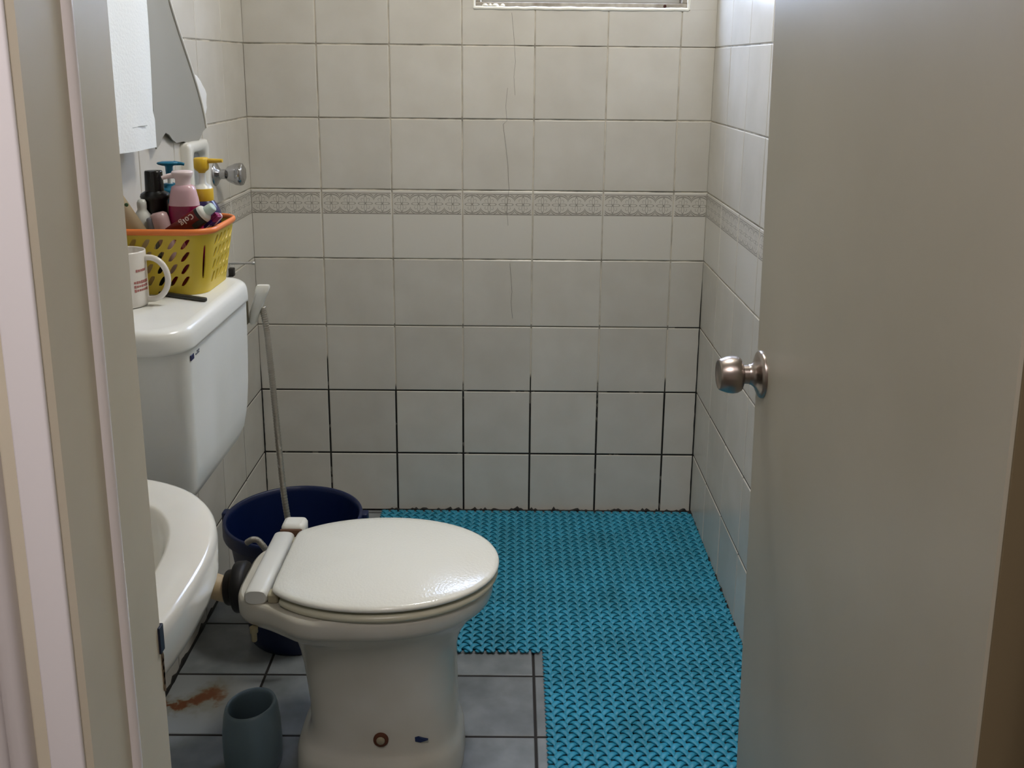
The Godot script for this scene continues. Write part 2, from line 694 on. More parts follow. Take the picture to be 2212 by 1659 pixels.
func scum(a: Vector3, b: Vector3, out: Vector3, sd: int) -> void:
	var w := get_node(["wall_back", "wall_right", "wall_left"][sd - 5] as String) as Node3D
	var n := FastNoiseLite.new()
	n.seed = sd
	n.frequency = 0.2
	var st := begin()
	var cnt := 150
	var inv := w.transform.affine_inverse()
	xf = inv
	var rings := []
	for i in cnt + 1:
		var p := a.lerp(b, float(i) / cnt)
		var v := n.get_noise_1d(i) + 0.5 * n.get_noise_1d(i * 3.1 + 50)
		var h := 0.0045 + maxf(0.0, v) * 0.017
		var t := 0.004 + maxf(0.0, v) * 0.002
		var up := Vector3.UP
		rings.append(PackedVector3Array([p, p + out * t, p + out * t * 0.9 + up * h * 0.5, p + out * t * 0.35 + up * h, p + up * h]))
	loft(st, rings)
	xf = Transform3D.IDENTITY
	part("black_scum", st, m_grime, w)

func corner_mould(x: float, top: float, sd: int) -> void:
	var n := FastNoiseLite.new()
	n.seed = sd
	n.frequency = 0.12
	var st := begin()
	var pts := []
	var rad := []
	for i in 61:
		var y := lerpf(0.004, top, i / 60.0)
		pts.append(Vector3(x, y, 0.0026))
		rad.append((0.0022 + 0.0012 * n.get_noise_1d(i * 2.0)) * (1.0 if i < 48 else (61.0 - i) / 13.0))
	tube(st, pts, rad, 6)
	part("black_mould", st, m_grime, get_node("wall_back"))

func rust_tile() -> StandardMaterial3D:
	# floor tile with a rust stain that runs in from the left wall
	var n := 256
	var im := Image.create(n, n, false, Image.FORMAT_RGB8)
	var fn := FastNoiseLite.new()
	fn.seed = 12
	fn.frequency = 0.025
	for py in n:
		for px in n:
			var u := (px + 0.5) / n
			var v := (py + 0.5) / n
			var q := fn.get_noise_2d(px, py)
			var mid := 0.50 - 0.10 * smoothstep(0.1, 0.6, u) + 0.06 * sin(u * 9.0)
			var half := 0.06 + 0.10 * smoothstep(0.15, 0.6, u)
			var d := absf(v - mid + q * 0.12) / half
			var a := smoothstep(1.25, 0.3, d) * smoothstep(0.72, 0.52, u + q * 0.12)
			var halo := smoothstep(3.2, 0.6, d) * smoothstep(0.95, 0.4, u)
			var c := Color(0.54, 0.555, 0.56).lerp(Color(0.43, 0.42, 0.36), halo * 0.7)
			c = c.lerp(Color(0.36, 0.16, 0.03), a * 0.85)
			im.set_pixel(px, py, c)
	var m := mat(Color(1, 1, 1), 0.45)
	m.albedo_texture = ImageTexture.create_from_image(im)
	return m

# ------------------------------------------------------------------ window
func window() -> void:
	var w := struct("window_1", Vector3(WIN.position.x, WIN.position.y, 0))
	var W := WIN.size.x
	var H := WIN.size.y
	# ragged bead of white paint and caulk round the hole
	var fn := FastNoiseLite.new()
	fn.seed = 9
	fn.frequency = 0.08
	var caulk := mat(Color(0.93, 0.92, 0.88), 0.55)
	var corner := [Vector3(0, 0, 0), Vector3(W, 0, 0), Vector3(W, H, 0), Vector3(0, H, 0)]
	for k in 4:
		var st := begin()
		var a: Vector3 = corner[k]
		var b: Vector3 = corner[(k + 1) % 4]
		var pts := []
		var rad := []
		var cnt := 60
		for i in cnt + 1:
			var p := a.lerp(b, float(i) / cnt)
			var q := fn.get_noise_1d(i * 2.0 + k * 200)
			pts.append(p + Vector3(0, 0, 0.0) + (Vector3(0, q * 0.0016, 0) if k % 2 == 0 else Vector3(q * 0.0016, 0, 0)))
			rad.append(0.0052 + 0.0014 * fn.get_noise_1d(i * 3.0 + 900 + k * 100))
		tube(st, pts, rad, 8)
		part("caulk_bead", st, caulk, w)
	# old painted frame set back in the hole, with an inner sash
	var fm := mat(Color(0.76, 0.735, 0.69), 0.6)
	fm.albedo_texture = noise_tex(41, 0.03, Color(0.70, 0.68, 0.65), Color(1, 1, 1), 5)
	world_tri(fm, 3.0)
	var bar := func(c: Vector3, h: Vector3, nm: String, m: Material) -> void:
		var st := begin()
		sbox(st, c, h, 0.002)
		part(nm, st, m, w)
	var fw := 0.016
	bar.call(Vector3(W / 2, fw / 2 + 0.001, -0.035), Vector3(W / 2, fw / 2, 0.028), "frame_bar", fm)
	bar.call(Vector3(W / 2, H - fw / 2 - 0.001, -0.035), Vector3(W / 2, fw / 2, 0.028), "frame_bar", fm)
	bar.call(Vector3(fw / 2 + 0.001, H / 2, -0.035), Vector3(fw / 2, H / 2 - fw - 0.001, 0.028), "frame_bar", fm)
	bar.call(Vector3(W - fw / 2 - 0.001, H / 2, -0.035), Vector3(fw / 2, H / 2 - fw - 0.001, 0.028), "frame_bar", fm)
	var sw := 0.022
	var sm := mat(Color(0.66, 0.65, 0.63), 0.45)
	bar.call(Vector3(W / 2, fw + sw / 2 + 0.002, -0.05), Vector3(W / 2 - fw - 0.002, sw / 2, 0.012), "sash_bar", sm)
	bar.call(Vector3(W / 2, H - fw - sw / 2 - 0.002, -0.05), Vector3(W / 2 - fw - 0.002, sw / 2, 0.012), "sash_bar", sm)
	bar.call(Vector3(fw + sw / 2 + 0.002, H / 2, -0.05), Vector3(sw / 2, H / 2 - fw - sw - 0.002, 0.012), "sash_bar", sm)
	bar.call(Vector3(W - fw - sw / 2 - 0.002, H / 2, -0.05), Vector3(sw / 2, H / 2 - fw - sw - 0.002, 0.012), "sash_bar", sm)
	# lumps of old filler and a rusty screw head on the lower frame bar
	for q in [[0.030, 0.009], [0.044, 0.006], [0.058, 0.010], [0.062, 0.004], [0.078, 0.007]]:
		var st := begin()
		xf = Transform3D(Basis.IDENTITY, Vector3(q[0], 0.006, -0.008))
		lathe(st, [[q[1], 0.0], [q[1] * 0.9, 0.003], [q[1] * 0.5, 0.006], [0.0005, 0.0068]], 12)
		xf = Transform3D.IDENTITY
		part("filler_lump", st, caulk, w)
	var st3 := begin()
	xf = Transform3D(Basis(Vector3.RIGHT, PI / 2), Vector3(W - 0.064, 0.0095, -0.0072))
	lathe(st3, [[0.0045, 0.0], [0.0042, 0.0014], [0.002, 0.0022]], 12)
	xf = Transform3D.IDENTITY
	part("screw_head", st3, mat(Color(0.25, 0.11, 0.06), 0.8), w)
	var gl := begin()
	sbox(gl, Vector3(W / 2, H / 2, -0.05), Vector3(W / 2 - fw - sw + 0.004, H / 2 - fw - sw + 0.004, 0.002), 0.0005)
	var gm := mat(Color(0.92, 0.96, 0.97, 0.06), 0.05)
	gm.transparency = BaseMaterial3D.TRANSPARENCY_ALPHA
	part("window_pane", gl, gm, w)

# ------------------------------------------------------------------ doorway, door and hall
func doorway() -> void:
	var z_in := 2.034      # bathroom end of the frame
	var z_out := 2.192     # hall end
	var xl := 0.467        # left rebate
	var xr := 1.131        # right rebate
	var top := 2.06
	# the front wall on both sides of the frame and above it
	var wf := struct("wall_front")
	var plaster := mat(Color(0.83, 0.80, 0.76), 0.7)
	plaster.albedo_texture = noise_tex(51, 0.02, Color(0.94, 0.94, 0.94), Color(1, 1, 1), 4)
	world_tri(plaster, 1.0)
	var st := begin()
	sbox(st, Vector3((-1.4 + xl - 0.036) / 2, 1.3, 2.108), Vector3((xl - 0.036 + 1.4) / 2, 1.3, 0.072), 0.001)
	sbox(st, Vector3((2.8 + xr + 0.036) / 2, 1.3, 2.108), Vector3((2.8 - xr - 0.036) / 2, 1.3, 0.072), 0.001)
	sbox(st, Vector3((xl + xr) / 2, (top + 0.036 + 2.6) / 2, 2.108), Vector3((xr - xl) / 2 + 0.037, (2.6 - top - 0.036) / 2, 0.072), 0.001)
	part("plaster", st, plaster, wf)

	# painted frame: rebate, rounded stop, face, and a slim outer moulding
	var fr := struct("trim_1")
	var prof := PackedVector2Array()
	prof.append(Vector2(xl - 0.034, z_in))
	prof.append(Vector2(xl - 0.003, z_in))
	prof.append(Vector2(xl, z_in + 0.003))
	prof.append(Vector2(xl, 2.126))
	for k in 7:
		var t := PI / 2 * k / 6.0
		prof.append(Vector2(xl + 0.0135 - 0.0062 * (1.0 - sin(t)), 2.126 + 0.0062 * (1.0 - cos(t))))
	prof.append(Vector2(xl + 0.0125, z_out - 0.003))
	prof.append(Vector2(xl + 0.0095, z_out))
	prof.append(Vector2(xl - 0.012, z_out))
	prof.append(Vector2(xl - 0.014, z_out - 0.003))
	prof.append(Vector2(xl - 0.034, z_out - 0.003))
	st = begin()
	prism(st, prof, -0.002, top + 0.0)
	part("door_jamb", st, m_frame, fr)
	for q in [xl + 0.0122, xr - 0.0122]:
		st = begin()
		xf = Transform3D(Basis.IDENTITY, Vector3(q, 0, 2.1316))
		lathe(st, [[0.0056, 0.0], [0.0056, top - 0.013]], 20)
		xf = Transform3D.IDENTITY
		part("jamb_bead", st, m_bead_lit, fr)
	var mir := PackedVector2Array()
	for p in prof:
		mir.append(Vector2(xl + xr - p.x, p.y))
	st = begin()
	prism(st, mir, -0.002, top)
	part("door_jamb", st, m_frame, fr)
	st = begin()
	sbox(st, Vector3((xl + xr) / 2, top + 0.017, (z_in + z_out) / 2), Vector3((xr - xl) / 2 + 0.034, 0.017, (z_out - z_in) / 2), 0.003)
	sbox(st, Vector3((xl + xr) / 2, top - 0.006, 2.160), Vector3((xr - xl) / 2 - 0.014, 0.0062, 0.031), 0.002)
	part("head_jamb", st, m_frame, fr)
	# hall face of the beige frame, coloured whiter to show hall light
	var face_lit_m := mat(Color(0.95, 0.94, 0.94), 0.45)
	for q in [xl - 0.0016, xr + 0.0016]:
		st = begin()
		rbox(st, Vector3(q, 1.02, z_out + 0.0016), Vector3(0.0108, 1.035, 0.002), 0.0018, 0.001, 3)
		part("jamb_face_lit", st, face_lit_m, fr, "front face of the frame, whitened to show hall light")
	# outer moulding on the hall side
	for s in [0, 1]:
		st = begin()
		var x := xl - 0.031
		for q in [[x, 0.0075, 2.190], [x - 0.019, 0.0105, 2.186], [x - 0.038, 0.007, 2.189]]:
			var px: float = q[0] if s == 0 else xl + xr - (q[0] as float)
			rbox(st, Vector3(px, 1.03, q[2]), Vector3(q[1], 1.045, 0.008), 0.006, 0.002, 4)
		part("architrave", st, mat(Color(0.84, 0.82, 0.81), 0.5), fr)
	# latch plate in the left rebate, blue with wear, and the chipped paint under it
	st = begin()
	sbox(st, Vector3(xl + 0.0002, 0.887, 2.0378), Vector3(0.0014, 0.0115, 0.0042), 0.0004)
	part("strike_plate", st, mat(Color(0.07, 0.11, 0.20), 0.45), fr, "dark blue strike plate")
	st = begin()
	var rr := RandomNumberGenerator.new()
	rr.seed = 4
	for k in 5:
		var cy := 0.870 - 0.0065 * k
		var poly := PackedVector2Array()
		for i in 8:
			var t := TAU * i / 8
			poly.append(Vector2(cy + (0.004 + 0.004 * rr.randf()) * sin(t), 2.0372 + (0.0012 + 0.0018 * rr.randf()) * cos(t)))
		xf = Transform3D(Basis(Vector3(0, 1, 0), Vector3(1, 0, 0), Vector3(0, 0, 1)), Vector3(xl, 0, 0))
		prism(st, poly, -0.001, 0.0006)
	xf = Transform3D.IDENTITY
	part("chipped_paint", st, mat(Color(0.42, 0.35, 0.26), 0.8), fr)

	# the door leaf stands open at a right angle, hung a little out of plumb
	var dr := struct("door_1", Vector3(1.085, 0.9, 2.114))
	dr.rotation.z = 0.0175
	var dm := mat(Color(0.66, 0.64, 0.575), 0.38)
	dm.albedo_texture = noise_tex(61, 0.008, Color(0.94, 0.94, 0.93), Color(1, 1, 1), 5)
	world_tri(dm, 0.9)
	st = begin()
	sbox(st, Vector3(0.02, 0.125, -0.335), Vector3(0.02, 1.015, 0.335), 0.003)
	part("door_leaf", st, dm, dr)
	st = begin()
	sbox(st, Vector3(0.02, 0.125, 0.0006), Vector3(0.0185, 1.012, 0.0012), 0.0005)  # hinge edge in a darker brown than the leaf
	part("door_edge", st, mat(Color(0.42, 0.37, 0.27), 0.6), dr, "darker brown hinge edge")
	# two scuffs low on the leaf
	for q in [[-0.555, -0.365, 0.012, 0.1], [-0.60, -0.385, 0.016, -0.1]]:
		st = begin()
		xf = Transform3D(Basis(Vector3(1, 0, 0), q[3]), Vector3(0, q[0], q[1]))
		sbox(st, Vector3.ZERO, Vector3(0.0004, q[2] / 2, 0.0012), 0.0003)
		xf = Transform3D.IDENTITY
		part("scuff", st, mat(Color(0.35, 0.32, 0.27), 0.8), dr)
	for side in [0, 1]:
		var kb := Transform3D(Basis(Vector3(0, 0, 1), PI / 2), Vector3(0.0, 0.027, -0.643 + 0.003))
		if side == 1:
			kb = Transform3D(Basis(Vector3(0, 0, 1), -PI / 2), Vector3(0.04, 0.027, -0.643 + 0.003))
		st = begin()
		xf = kb
		lathe(st, [[0.0325, 0.0], [0.0325, 0.002], [0.031, 0.0045], [0.026, 0.0068], [0.019, 0.0095], [0.0145, 0.014], [0.0135, 0.018]], 40)
		part("knob_rose", st, m_steel, dr)
		st = begin()
		lathe(st, [[0.0132, 0.013], [0.0128, 0.024], [0.0125, 0.028]], 32)
		part("knob_neck", st, m_steel, dr)
		st = begin()
		lathe(st, [[0.0120, 0.0262], [0.0175, 0.0265], [0.0225, 0.029], [0.0252, 0.034], [0.0258, 0.040], [0.0246, 0.048], [0.0218, 0.056], [0.0205, 0.0585], [0.0195, 0.0592], [0.018, 0.0580], [0.012, 0.0565]], 40)
		part("door_knob", st, m_steel, dr)
		xf = Transform3D.IDENTITY
	for y in [-0.75, 0.95]:
		st = begin()
		xf = Transform3D(Basis.IDENTITY, Vector3(0.041, y, 0.002))
		lathe(st, [[0.005, 0.0], [0.006, 0.002], [0.006, 0.088], [0.005, 0.09]], 12)
		xf = Transform3D.IDENTITY
		part("hinge", st, m_steel, dr)

func hall() -> void:
	# the hall the photographer stands in: floor, three walls, ceiling and its lamp
	var hm := mat(Color(0.80, 0.77, 0.73), 0.75)
	var fl := struct("floor")
	var st := begin()
	sbox(st, Vector3(0.7, -0.06, 3.44), Vector3(2.1, 0.06, 1.30), 0.001)
	part("hall_floor", st, mat(Color(0.36, 0.33, 0.30), 0.5), fl)
	var ce := struct("ceiling")
	st = begin()
	sbox(st, Vector3(0.7, 2.66, 3.37), Vector3(2.1, 0.06, 1.37), 0.001)
	part("hall_ceiling", st, hm, ce)
	for q in [["wall_hall_left", Vector3(-1.46, 1.3, 3.37), Vector3(0.06, 1.3, 1.37)], ["wall_hall_right", Vector3(2.86, 1.3, 3.37), Vector3(0.06, 1.3, 1.37)], ["wall_hall_rear", Vector3(0.7, 1.3, 4.80), Vector3(2.1, 1.3, 0.06)]]:
		var w := struct(q[0])
		st = begin()
		sbox(st, q[1], q[2], 0.001)
		part("plaster", st, hm, w)
	unseen_ceiling_lamp("square white ceiling lamp over the hall outside the bathroom door", Vector3(0.50, 2.6, 2.80), 0.235, Color(1.0, 0.955, 0.955), 2.5)
	unseen_ceiling_lamp("unseen square ceiling lamp added to brighten the tiled bathroom", Vector3(0.90, ROOM_H, 0.88), 0.14, Color(1.0, 0.985, 0.955), 1.42)  # unseen lamp, added to brighten the upper bathroom walls

func unseen_ceiling_lamp(label: String, at: Vector3, half: float, col: Color, energy: float) -> void:
	var lamp := thing("unseen_ceiling_lamp", label, "lamp", at)
	var st := begin()
	rbox(st, Vector3(0, -0.018, 0), Vector3(half + 0.025, 0.018, half + 0.025), 0.02, 0.004)
	part("lamp_body", st, m_white, lamp)
	st = begin()
	rbox(st, Vector3(0, -0.039, 0), Vector3(half, 0.004, half), 0.015, 0.002)
	var em := mat(Color(0.95, 0.93, 0.9), 0.5)
	em.emission_enabled = true
	em.emission = col
	em.emission_energy_multiplier = 1.0
	part("lamp_diffuser", st, em, lamp)
	var al := AreaLight3D.new()
	al.name = "lamp_light"
	al.area_size = Vector2(half * 1.95, half * 1.95)
	al.light_color = col
	al.light_energy = energy
	al.area_range = 8.0
	al.area_attenuation = 2.0
	al.shadow_enabled = true
	lamp.add_child(al)
	al.position = Vector3(0, -0.05, 0)
	al.rotation = Vector3(-PI / 2, 0, 0)

# ------------------------------------------------------------------ woven floor mat
func mat_on_floor() -> void:
	var t := thing("anti_slip_mat", "teal woven plastic anti-slip mat with zigzag edge on the floor by the back wall", "mat", Vector3(0, 0, 0))
	var m := mat(Color(0.18, 0.60, 0.74), 0.42)
	m.albedo_texture = noise_tex(71, 0.015, Color(0.78, 0.80, 0.78), Color(1, 1, 1), 4)
	world_tri(m, 2.0)
	for q in [Rect2(0.357, 0.02, 0.2342, 0.7155), Rect2(0.5912, 0.02, 0.2342, 0.7155), Rect2(0.8254, 0.02, 0.2342, 1.99), Rect2(1.0596, 0.02, 0.2342, 1.99)]:
		weave(t, q, m)

func weave(t: Node3D, r: Rect2, m: Material) -> void:
	# plain weave turned by 45 degrees; strands end on the border of r, which makes the zigzag
	var p := 0.0184
	var half := 0.0065
	var hgt := 0.0022
	var st := begin()
	var c := Vector2(0.357 + 0.0065, 0.02 + 0.0065)
	var du := Vector2(1, 1).normalized()
	var dv := Vector2(1, -1).normalized()
	var big := 190
	for dir in 2:
		var d := du if dir == 0 else dv
		var o := dv if dir == 0 else du
		for k in range(-big, big + 1):
			# run of cells along the strand inside r
			var cells := []
			for i in range(-big, big + 1):
				var q := c + o * (k * p) + d * (i * p)
				if r.has_point(q):
					cells.append(i)
			if cells.is_empty():
				continue
			var i0: int = cells[0]
			var i1: int = cells[cells.size() - 1]
			var rings := []
			var steps := (i1 - i0 + 1) * 6
			for s in steps + 1:
				var f := i0 - 0.5 + float(s) / 6.0
				var ph := PI * (f - 0.0) + PI * k
				var y := 0.0062 + hgt * clampf(1.5 * cos(ph), -1.0, 1.0) * (1.0 if dir == 0 else -1.0)
				var w := half * (0.86 + 0.14 * absf(cos(ph)))
				var e := 1.0
				if s == 0 or s == steps:
					e = 0.75
					f += -0.16 if s == 0 else 0.16
				var q := c + o * (k * p) + d * (f * p)
				var th := 0.0021
				var ring := PackedVector3Array()
				var ox := Vector3(o.x, 0, o.y)
				var b := Vector3(q.x, y, q.y)
				var sg := 1.0 if dir == 0 else -1.0
				for a in [[-1.0, -0.3], [-0.75, -1.0], [0.75, -1.0], [1.0, -0.3], [0.84, 0.78], [0.3, 1.0], [-0.3, 1.0], [-0.84, 0.78]]:
					ring.append(b + ox * (sg * a[0] * w * e) + Vector3(0, a[1] * th * e, 0))
				rings.append(ring)
			loft(st, rings)
	part("mat_panel", st, m, t)

# ------------------------------------------------------------------ toilet
func toilet() -> void:
	var Z := 1.06
	var t := thing("toilet", "white ceramic toilet with its oval lid closed, facing right from the left wall", "toilet", Vector3(0.46, 0, Z))
	xf = Transform3D(Basis.IDENTITY, Vector3(-0.46, 0, -Z))
	var cm := mat(Color(0.82, 0.815, 0.775), 0.16)
	cm.albedo_texture = noise_tex(81, 0.008, Color(0.90, 0.885, 0.85), Color(1, 1, 1), 4)
	world_tri(cm, 1.6)
	# pan and pedestal in one: y, x rear, x front, half width, squareness front / rear
	var lev := [
		[0.000, 0.335, 0.657, 0.128, 2.8, 3.4], [0.012, 0.334, 0.658, 0.129, 2.8, 3.4], [0.050, 0.336, 0.656, 0.127, 2.8, 3.4], [0.064, 0.341, 0.653, 0.123, 2.8, 3.4],
		[0.073, 0.351, 0.649, 0.116, 2.8, 3.3], [0.086, 0.359, 0.646, 0.113, 2.8, 3.2], [0.11, 0.363, 0.645, 0.111, 2.8, 3.2], [0.15, 0.362, 0.644, 0.110, 2.7, 3.2],
		[0.19, 0.357, 0.643, 0.110, 2.6, 3.0], [0.23, 0.352, 0.643, 0.112, 2.5, 2.9], [0.262, 0.346, 0.646, 0.117, 2.4, 2.8], [0.285, 0.339, 0.653, 0.124, 2.3, 2.7],
		[0.303, 0.330, 0.663, 0.131, 2.2, 2.6], [0.315, 0.319, 0.672, 0.136, 2.15, 2.7], [0.322, 0.300, 0.678, 0.140, 2.1, 3.2], [0.327, 0.272, 0.684, 0.1435, 2.1, 4.0], [0.333, 0.252, 0.691, 0.148, 2.1, 4.4],
		[0.341, 0.2455, 0.698, 0.154, 2.1, 4.6], [0.348, 0.244, 0.705, 0.160, 2.1, 4.6], [0.352, 0.243, 0.709, 0.165, 2.1, 4.6], [0.362, 0.243, 0.7125, 0.169, 2.1, 4.6], [0.380, 0.243, 0.714, 0.170, 2.1, 4.6],
		[0.386, 0.245, 0.712, 0.168, 2.1, 4.6], [0.389, 0.249, 0.708, 0.164, 2.1, 4.6]]
	var rings := []
	for l in lev:
		rings.append(egg(l[1], l[2], Z, l[3], l[0], 0.52, l[4], l[5], 72))
	# the rear of the pan narrows to a flat ledge
	for k in rings.size():
		var y: float = lev[k][0]
		if y > 0.31:
			var rg: PackedVector3Array = rings[k]
			for i in rg.size():
				var q := rg[i]
				var nar := 1.0 - 0.26 * smoothstep(0.40, 0.29, q.x)
				rg[i] = Vector3(q.x, q.y, Z + (q.z - Z) * nar)
			rings[k] = rg
	var st := begin()
	loft(st, rings)
	part("pan", st, cm, t)
	# seat ring under the lid
	st = begin()
	rings = []
	for l in [[0.3895, 0.010], [0.391, 0.003], [0.396, 0.0], [0.401, 0.002], [0.4035, 0.009]]:
		rings.append(lid_ring(l[1], Z, l[0], 1.0, 0.331, 0.722, 0.1745))
	loft(st, rings)
	part("seat", st, mat(Color(0.78, 0.77, 0.68), 0.3), t)
	# domed lid
	st = begin()
	rings = []
	for l in [[0.410, 0.012], [0.4095, 0.004], [0.411, 0.0005], [0.4145, 0.0], [0.418, 0.002], [0.4205, 0.007]]:
		rings.append(lid_ring(l[1], Z, l[0], 1.0))
	for k in range(1, 9):
		rings.append(lid_ring(0.007, Z, 0.4205, 1.0 - k / 9.0))
	loft(st, rings, true, true)
	var lm := mat(Color(0.86, 0.86, 0.82), 0.15)
	lm.normal_enabled = true
	lm.normal_texture = noise_normal(83, 0.07, 4.0)
	lm.normal_scale = 0.14
	world_tri(lm, 8.0)
	part("lid", st, lm, t)
	# hinge bar behind the lid with a separate end cap and brown dirt between
	st = begin()
	var hs := [[0.945, 0.012], [0.948, 0.0145], [1.10, 0.0150], [1.166, 0.0150], [1.170, 0.0125]]
	rings = []
	for h in hs:
		var rg := PackedVector3Array()
		for i in 20:
			var a := TAU * i / 20
			rg.append(Vector3(0.290 + (0.021 if h[1] > 0.014 else 0.0185) * signf(cos(a)) * pow(absf(cos(a)), 0.7), 0.401 + h[1] * signf(sin(a)) * pow(absf(sin(a)), 0.7), h[0]))
		rings.append(rg)
	loft(st, rings)
	part("hinge_bar", st, m_white, t)
	st = begin()
	rbox(st, Vector3(0.305, 0.409, 0.918), Vector3(0.024, 0.016, 0.022), 0.010, 0.008, 5)
	part("hinge_cap", st, m_white, t)
	st = begin()
	rbox(st, Vector3(0.303, 0.404, 0.9425), Vector3(0.022, 0.014, 0.0035), 0.003, 0.002, 3)
	part("hinge_gasket", st, mat(Color(0.34, 0.23, 0.15), 0.7), t, "brown dirty gap in the hinge")
	st = begin()
	rbox(st, Vector3(0.3205, 0.398, 1.158), Vector3(0.010, 0.009, 0.012), 0.005, 0.003, 4)
	part("hinge_stub", st, mat(Color(0.66, 0.63, 0.53), 0.4), t)
	st = begin()
	rbox(st, Vector3(0.3205, 0.398, 0.962), Vector3(0.010, 0.009, 0.012), 0.005, 0.003, 4)
	part("hinge_stub", st, mat(Color(0.66, 0.63, 0.53), 0.4), t)
	# two plastic bolts that hang out under the ledge
	for z in [1.160, 0.985]:
		st = begin()
		xf = Transform3D(Basis.IDENTITY, Vector3(0.281 - 0.46, 0, z - Z))
		lathe(st, [[0.0045, 0.308], [0.0052, 0.310], [0.0052, 0.324], [0.0075, 0.326], [0.0075, 0.336]], 12)
		part("hinge_bolt", st, mat(Color(0.62, 0.58, 0.45), 0.5), t)
	xf = Transform3D(Basis.IDENTITY, Vector3(-0.46, 0, -Z))
	# rusty fixing on the side of the foot, a rust run above it and a smear of blue paint
	var fz := Z + 0.1155
	st = begin()
	xf = Transform3D(Basis(Vector3.RIGHT, PI / 2 - 0.05), Vector3(0.508 - 0.46, 0.112, fz - Z - 0.004))
	lathe(st, [[0.0083, 0.0], [0.0083, 0.005], [0.0064, 0.007], [0.001, 0.0075]], 16)
	part("foot_screw", st, mat(Color(0.60, 0.56, 0.46), 0.5), t)
	st = begin()
	lathe(st, [[0.0140, 0.0], [0.0140, 0.0028], [0.0118, 0.0050], [0.0085, 0.0051]], 24)
	part("rust_ring", st, mat(Color(0.33, 0.17, 0.08), 0.8), t)
	xf = Transform3D(Basis.IDENTITY, Vector3(-0.46, 0, -Z))
	st = begin()
	xf = Transform3D(Basis(Vector3(0, 0, 1), -0.3) * Basis(Vector3.RIGHT, PI / 2), Vector3(0.580 - 0.46, 0.107, 0.1065))
	prism(st, PackedVector2Array([Vector2(-0.011, -0.003), Vector2(-0.005, -0.006), Vector2(0.005, -0.004), Vector2(0.014, -0.005), Vector2(0.006, 0.001), Vector2(0.002, 0.004), Vector2(-0.008, 0.005)]), -0.004, 0.0012)
	part("blue_mark", st, mat(Color(0.03, 0.13, 0.30), 0.6), t)
	xf = Transform3D.IDENTITY

func lid_ring(inset: float, zc: float, y: float, s: float, cut := 0.317, front := 0.724, hz := 0.1735) -> PackedVector3Array:
	# the lid outline: an oval cut straight at the hinge end, scaled by s about its middle, with a gentle dome over it
	var o := PackedVector3Array()
	var n := 96
	var mid := 0.500
	for i in n:
		var t := TAU * i / n
		var c := cos(t)
		var q := sin(t)
		var a := (front - mid) if c >= 0 else 0.232
		var x := mid + a * signf(c) * pow(absf(c), 0.97)
		var z := -hz * signf(q) * pow(absf(q), 0.97)
		# smooth maximum with the cut line
		var d := x - cut
		x = cut + (d + sqrt(d * d + 0.00006)) * 0.5
		var dir := Vector2((x - mid) / maxf(front - mid, 0.01), z / hz)
		var k := s * (1.0 - inset / 0.18)
		o.append(Vector3(mid + (x - mid) * k, y + 0.015 * (1.0 - s * s), zc + z * k))
	return o

func cistern() -> void:
	var t := thing("cistern", "white wall-hung toilet cistern with rounded lid holding a basket and a mug", "cistern", Vector3(0.11, 0.6, 1.062))
	xf = Transform3D(Basis.IDENTITY, -Vector3(0.11, 0.6, 1.062))
	var bm := mat(Color(0.92, 0.925, 0.91), 0.22)
	bm.albedo_texture = noise_tex(91, 0.008, Color(0.95, 0.95, 0.94), Color(1, 1, 1), 3)
	world_tri(bm, 1.3)
	var st := begin()
	var rings := []
	for l in [[0.600, 0.075, 0.050], [0.602, 0.060, 0.036], [0.612, 0.036, 0.022], [0.632, 0.022, 0.012], [0.67, 0.012, 0.006], [0.72, 0.006, 0.003], [0.80, 0.002, 0.001], [0.889, 0.0, 0.0]]:
		var z0: float = 0.870 + l[1] * 1.25
		var z1: float = 1.253 - l[1] * 0.9
		var x1: float = 0.2255 - l[2] * 0.8
		rings.append(rrect((0.004 + x1) / 2, (z0 + z1) / 2, (x1 - 0.004) / 2, (z1 - z0) / 2, 0.030, l[0], 8))
	loft(st, rings)
	part("cistern_body", st, bm, t)
	st = begin()
	rings = []
	for l in [[0.880, 0.004], [0.882, 0.0005], [0.886, 0.0], [0.905, 0.0015], [0.913, 0.004], [0.9175, 0.0085], [0.920, 0.016], [0.9203, 0.022]]:
		rings.append(lid_outline(l[1], l[0]))
	loft(st, rings)
	part("cistern_lid", st, bm, t)
	# maker's mark on the front under the lid: a blue block and two short grey strokes
	st = begin()
	xf = Transform3D(Basis.IDENTITY, -Vector3(0.11, 0.6, 1.062))
	sbox(st, Vector3(0.2255, 0.866, 1.222), Vector3(0.0008, 0.0045, 0.008), 0.0003)
	part("blue_mark", st, mat(Color(0.03, 0.07, 0.28), 0.5), t)
	st = begin()
	sbox(st, Vector3(0.2255, 0.8655, 1.196), Vector3(0.0007, 0.0012, 0.009), 0.0003)
	sbox(st, Vector3(0.2255, 0.8690, 1.192), Vector3(0.0007, 0.0012, 0.006), 0.0003)
	part("grey_mark", st, mat(Color(0.34, 0.35, 0.37), 0.5), t)
	xf = Transform3D.IDENTITY

func lid_outline(inset: float, y: float) -> PackedVector3Array:
	var o := rrect(0.1235, 1.0615, 0.1175 - inset, 0.215 - inset, 0.055, y, 10)
	for i in o.size():
		# bowed front
		var q := o[i]
		if q.x > 0.1:
			var f := (q.z - 1.0615) / 0.215
			o[i].x -= 0.018 * f * f * (q.x - 0.1) / 0.14
	return o

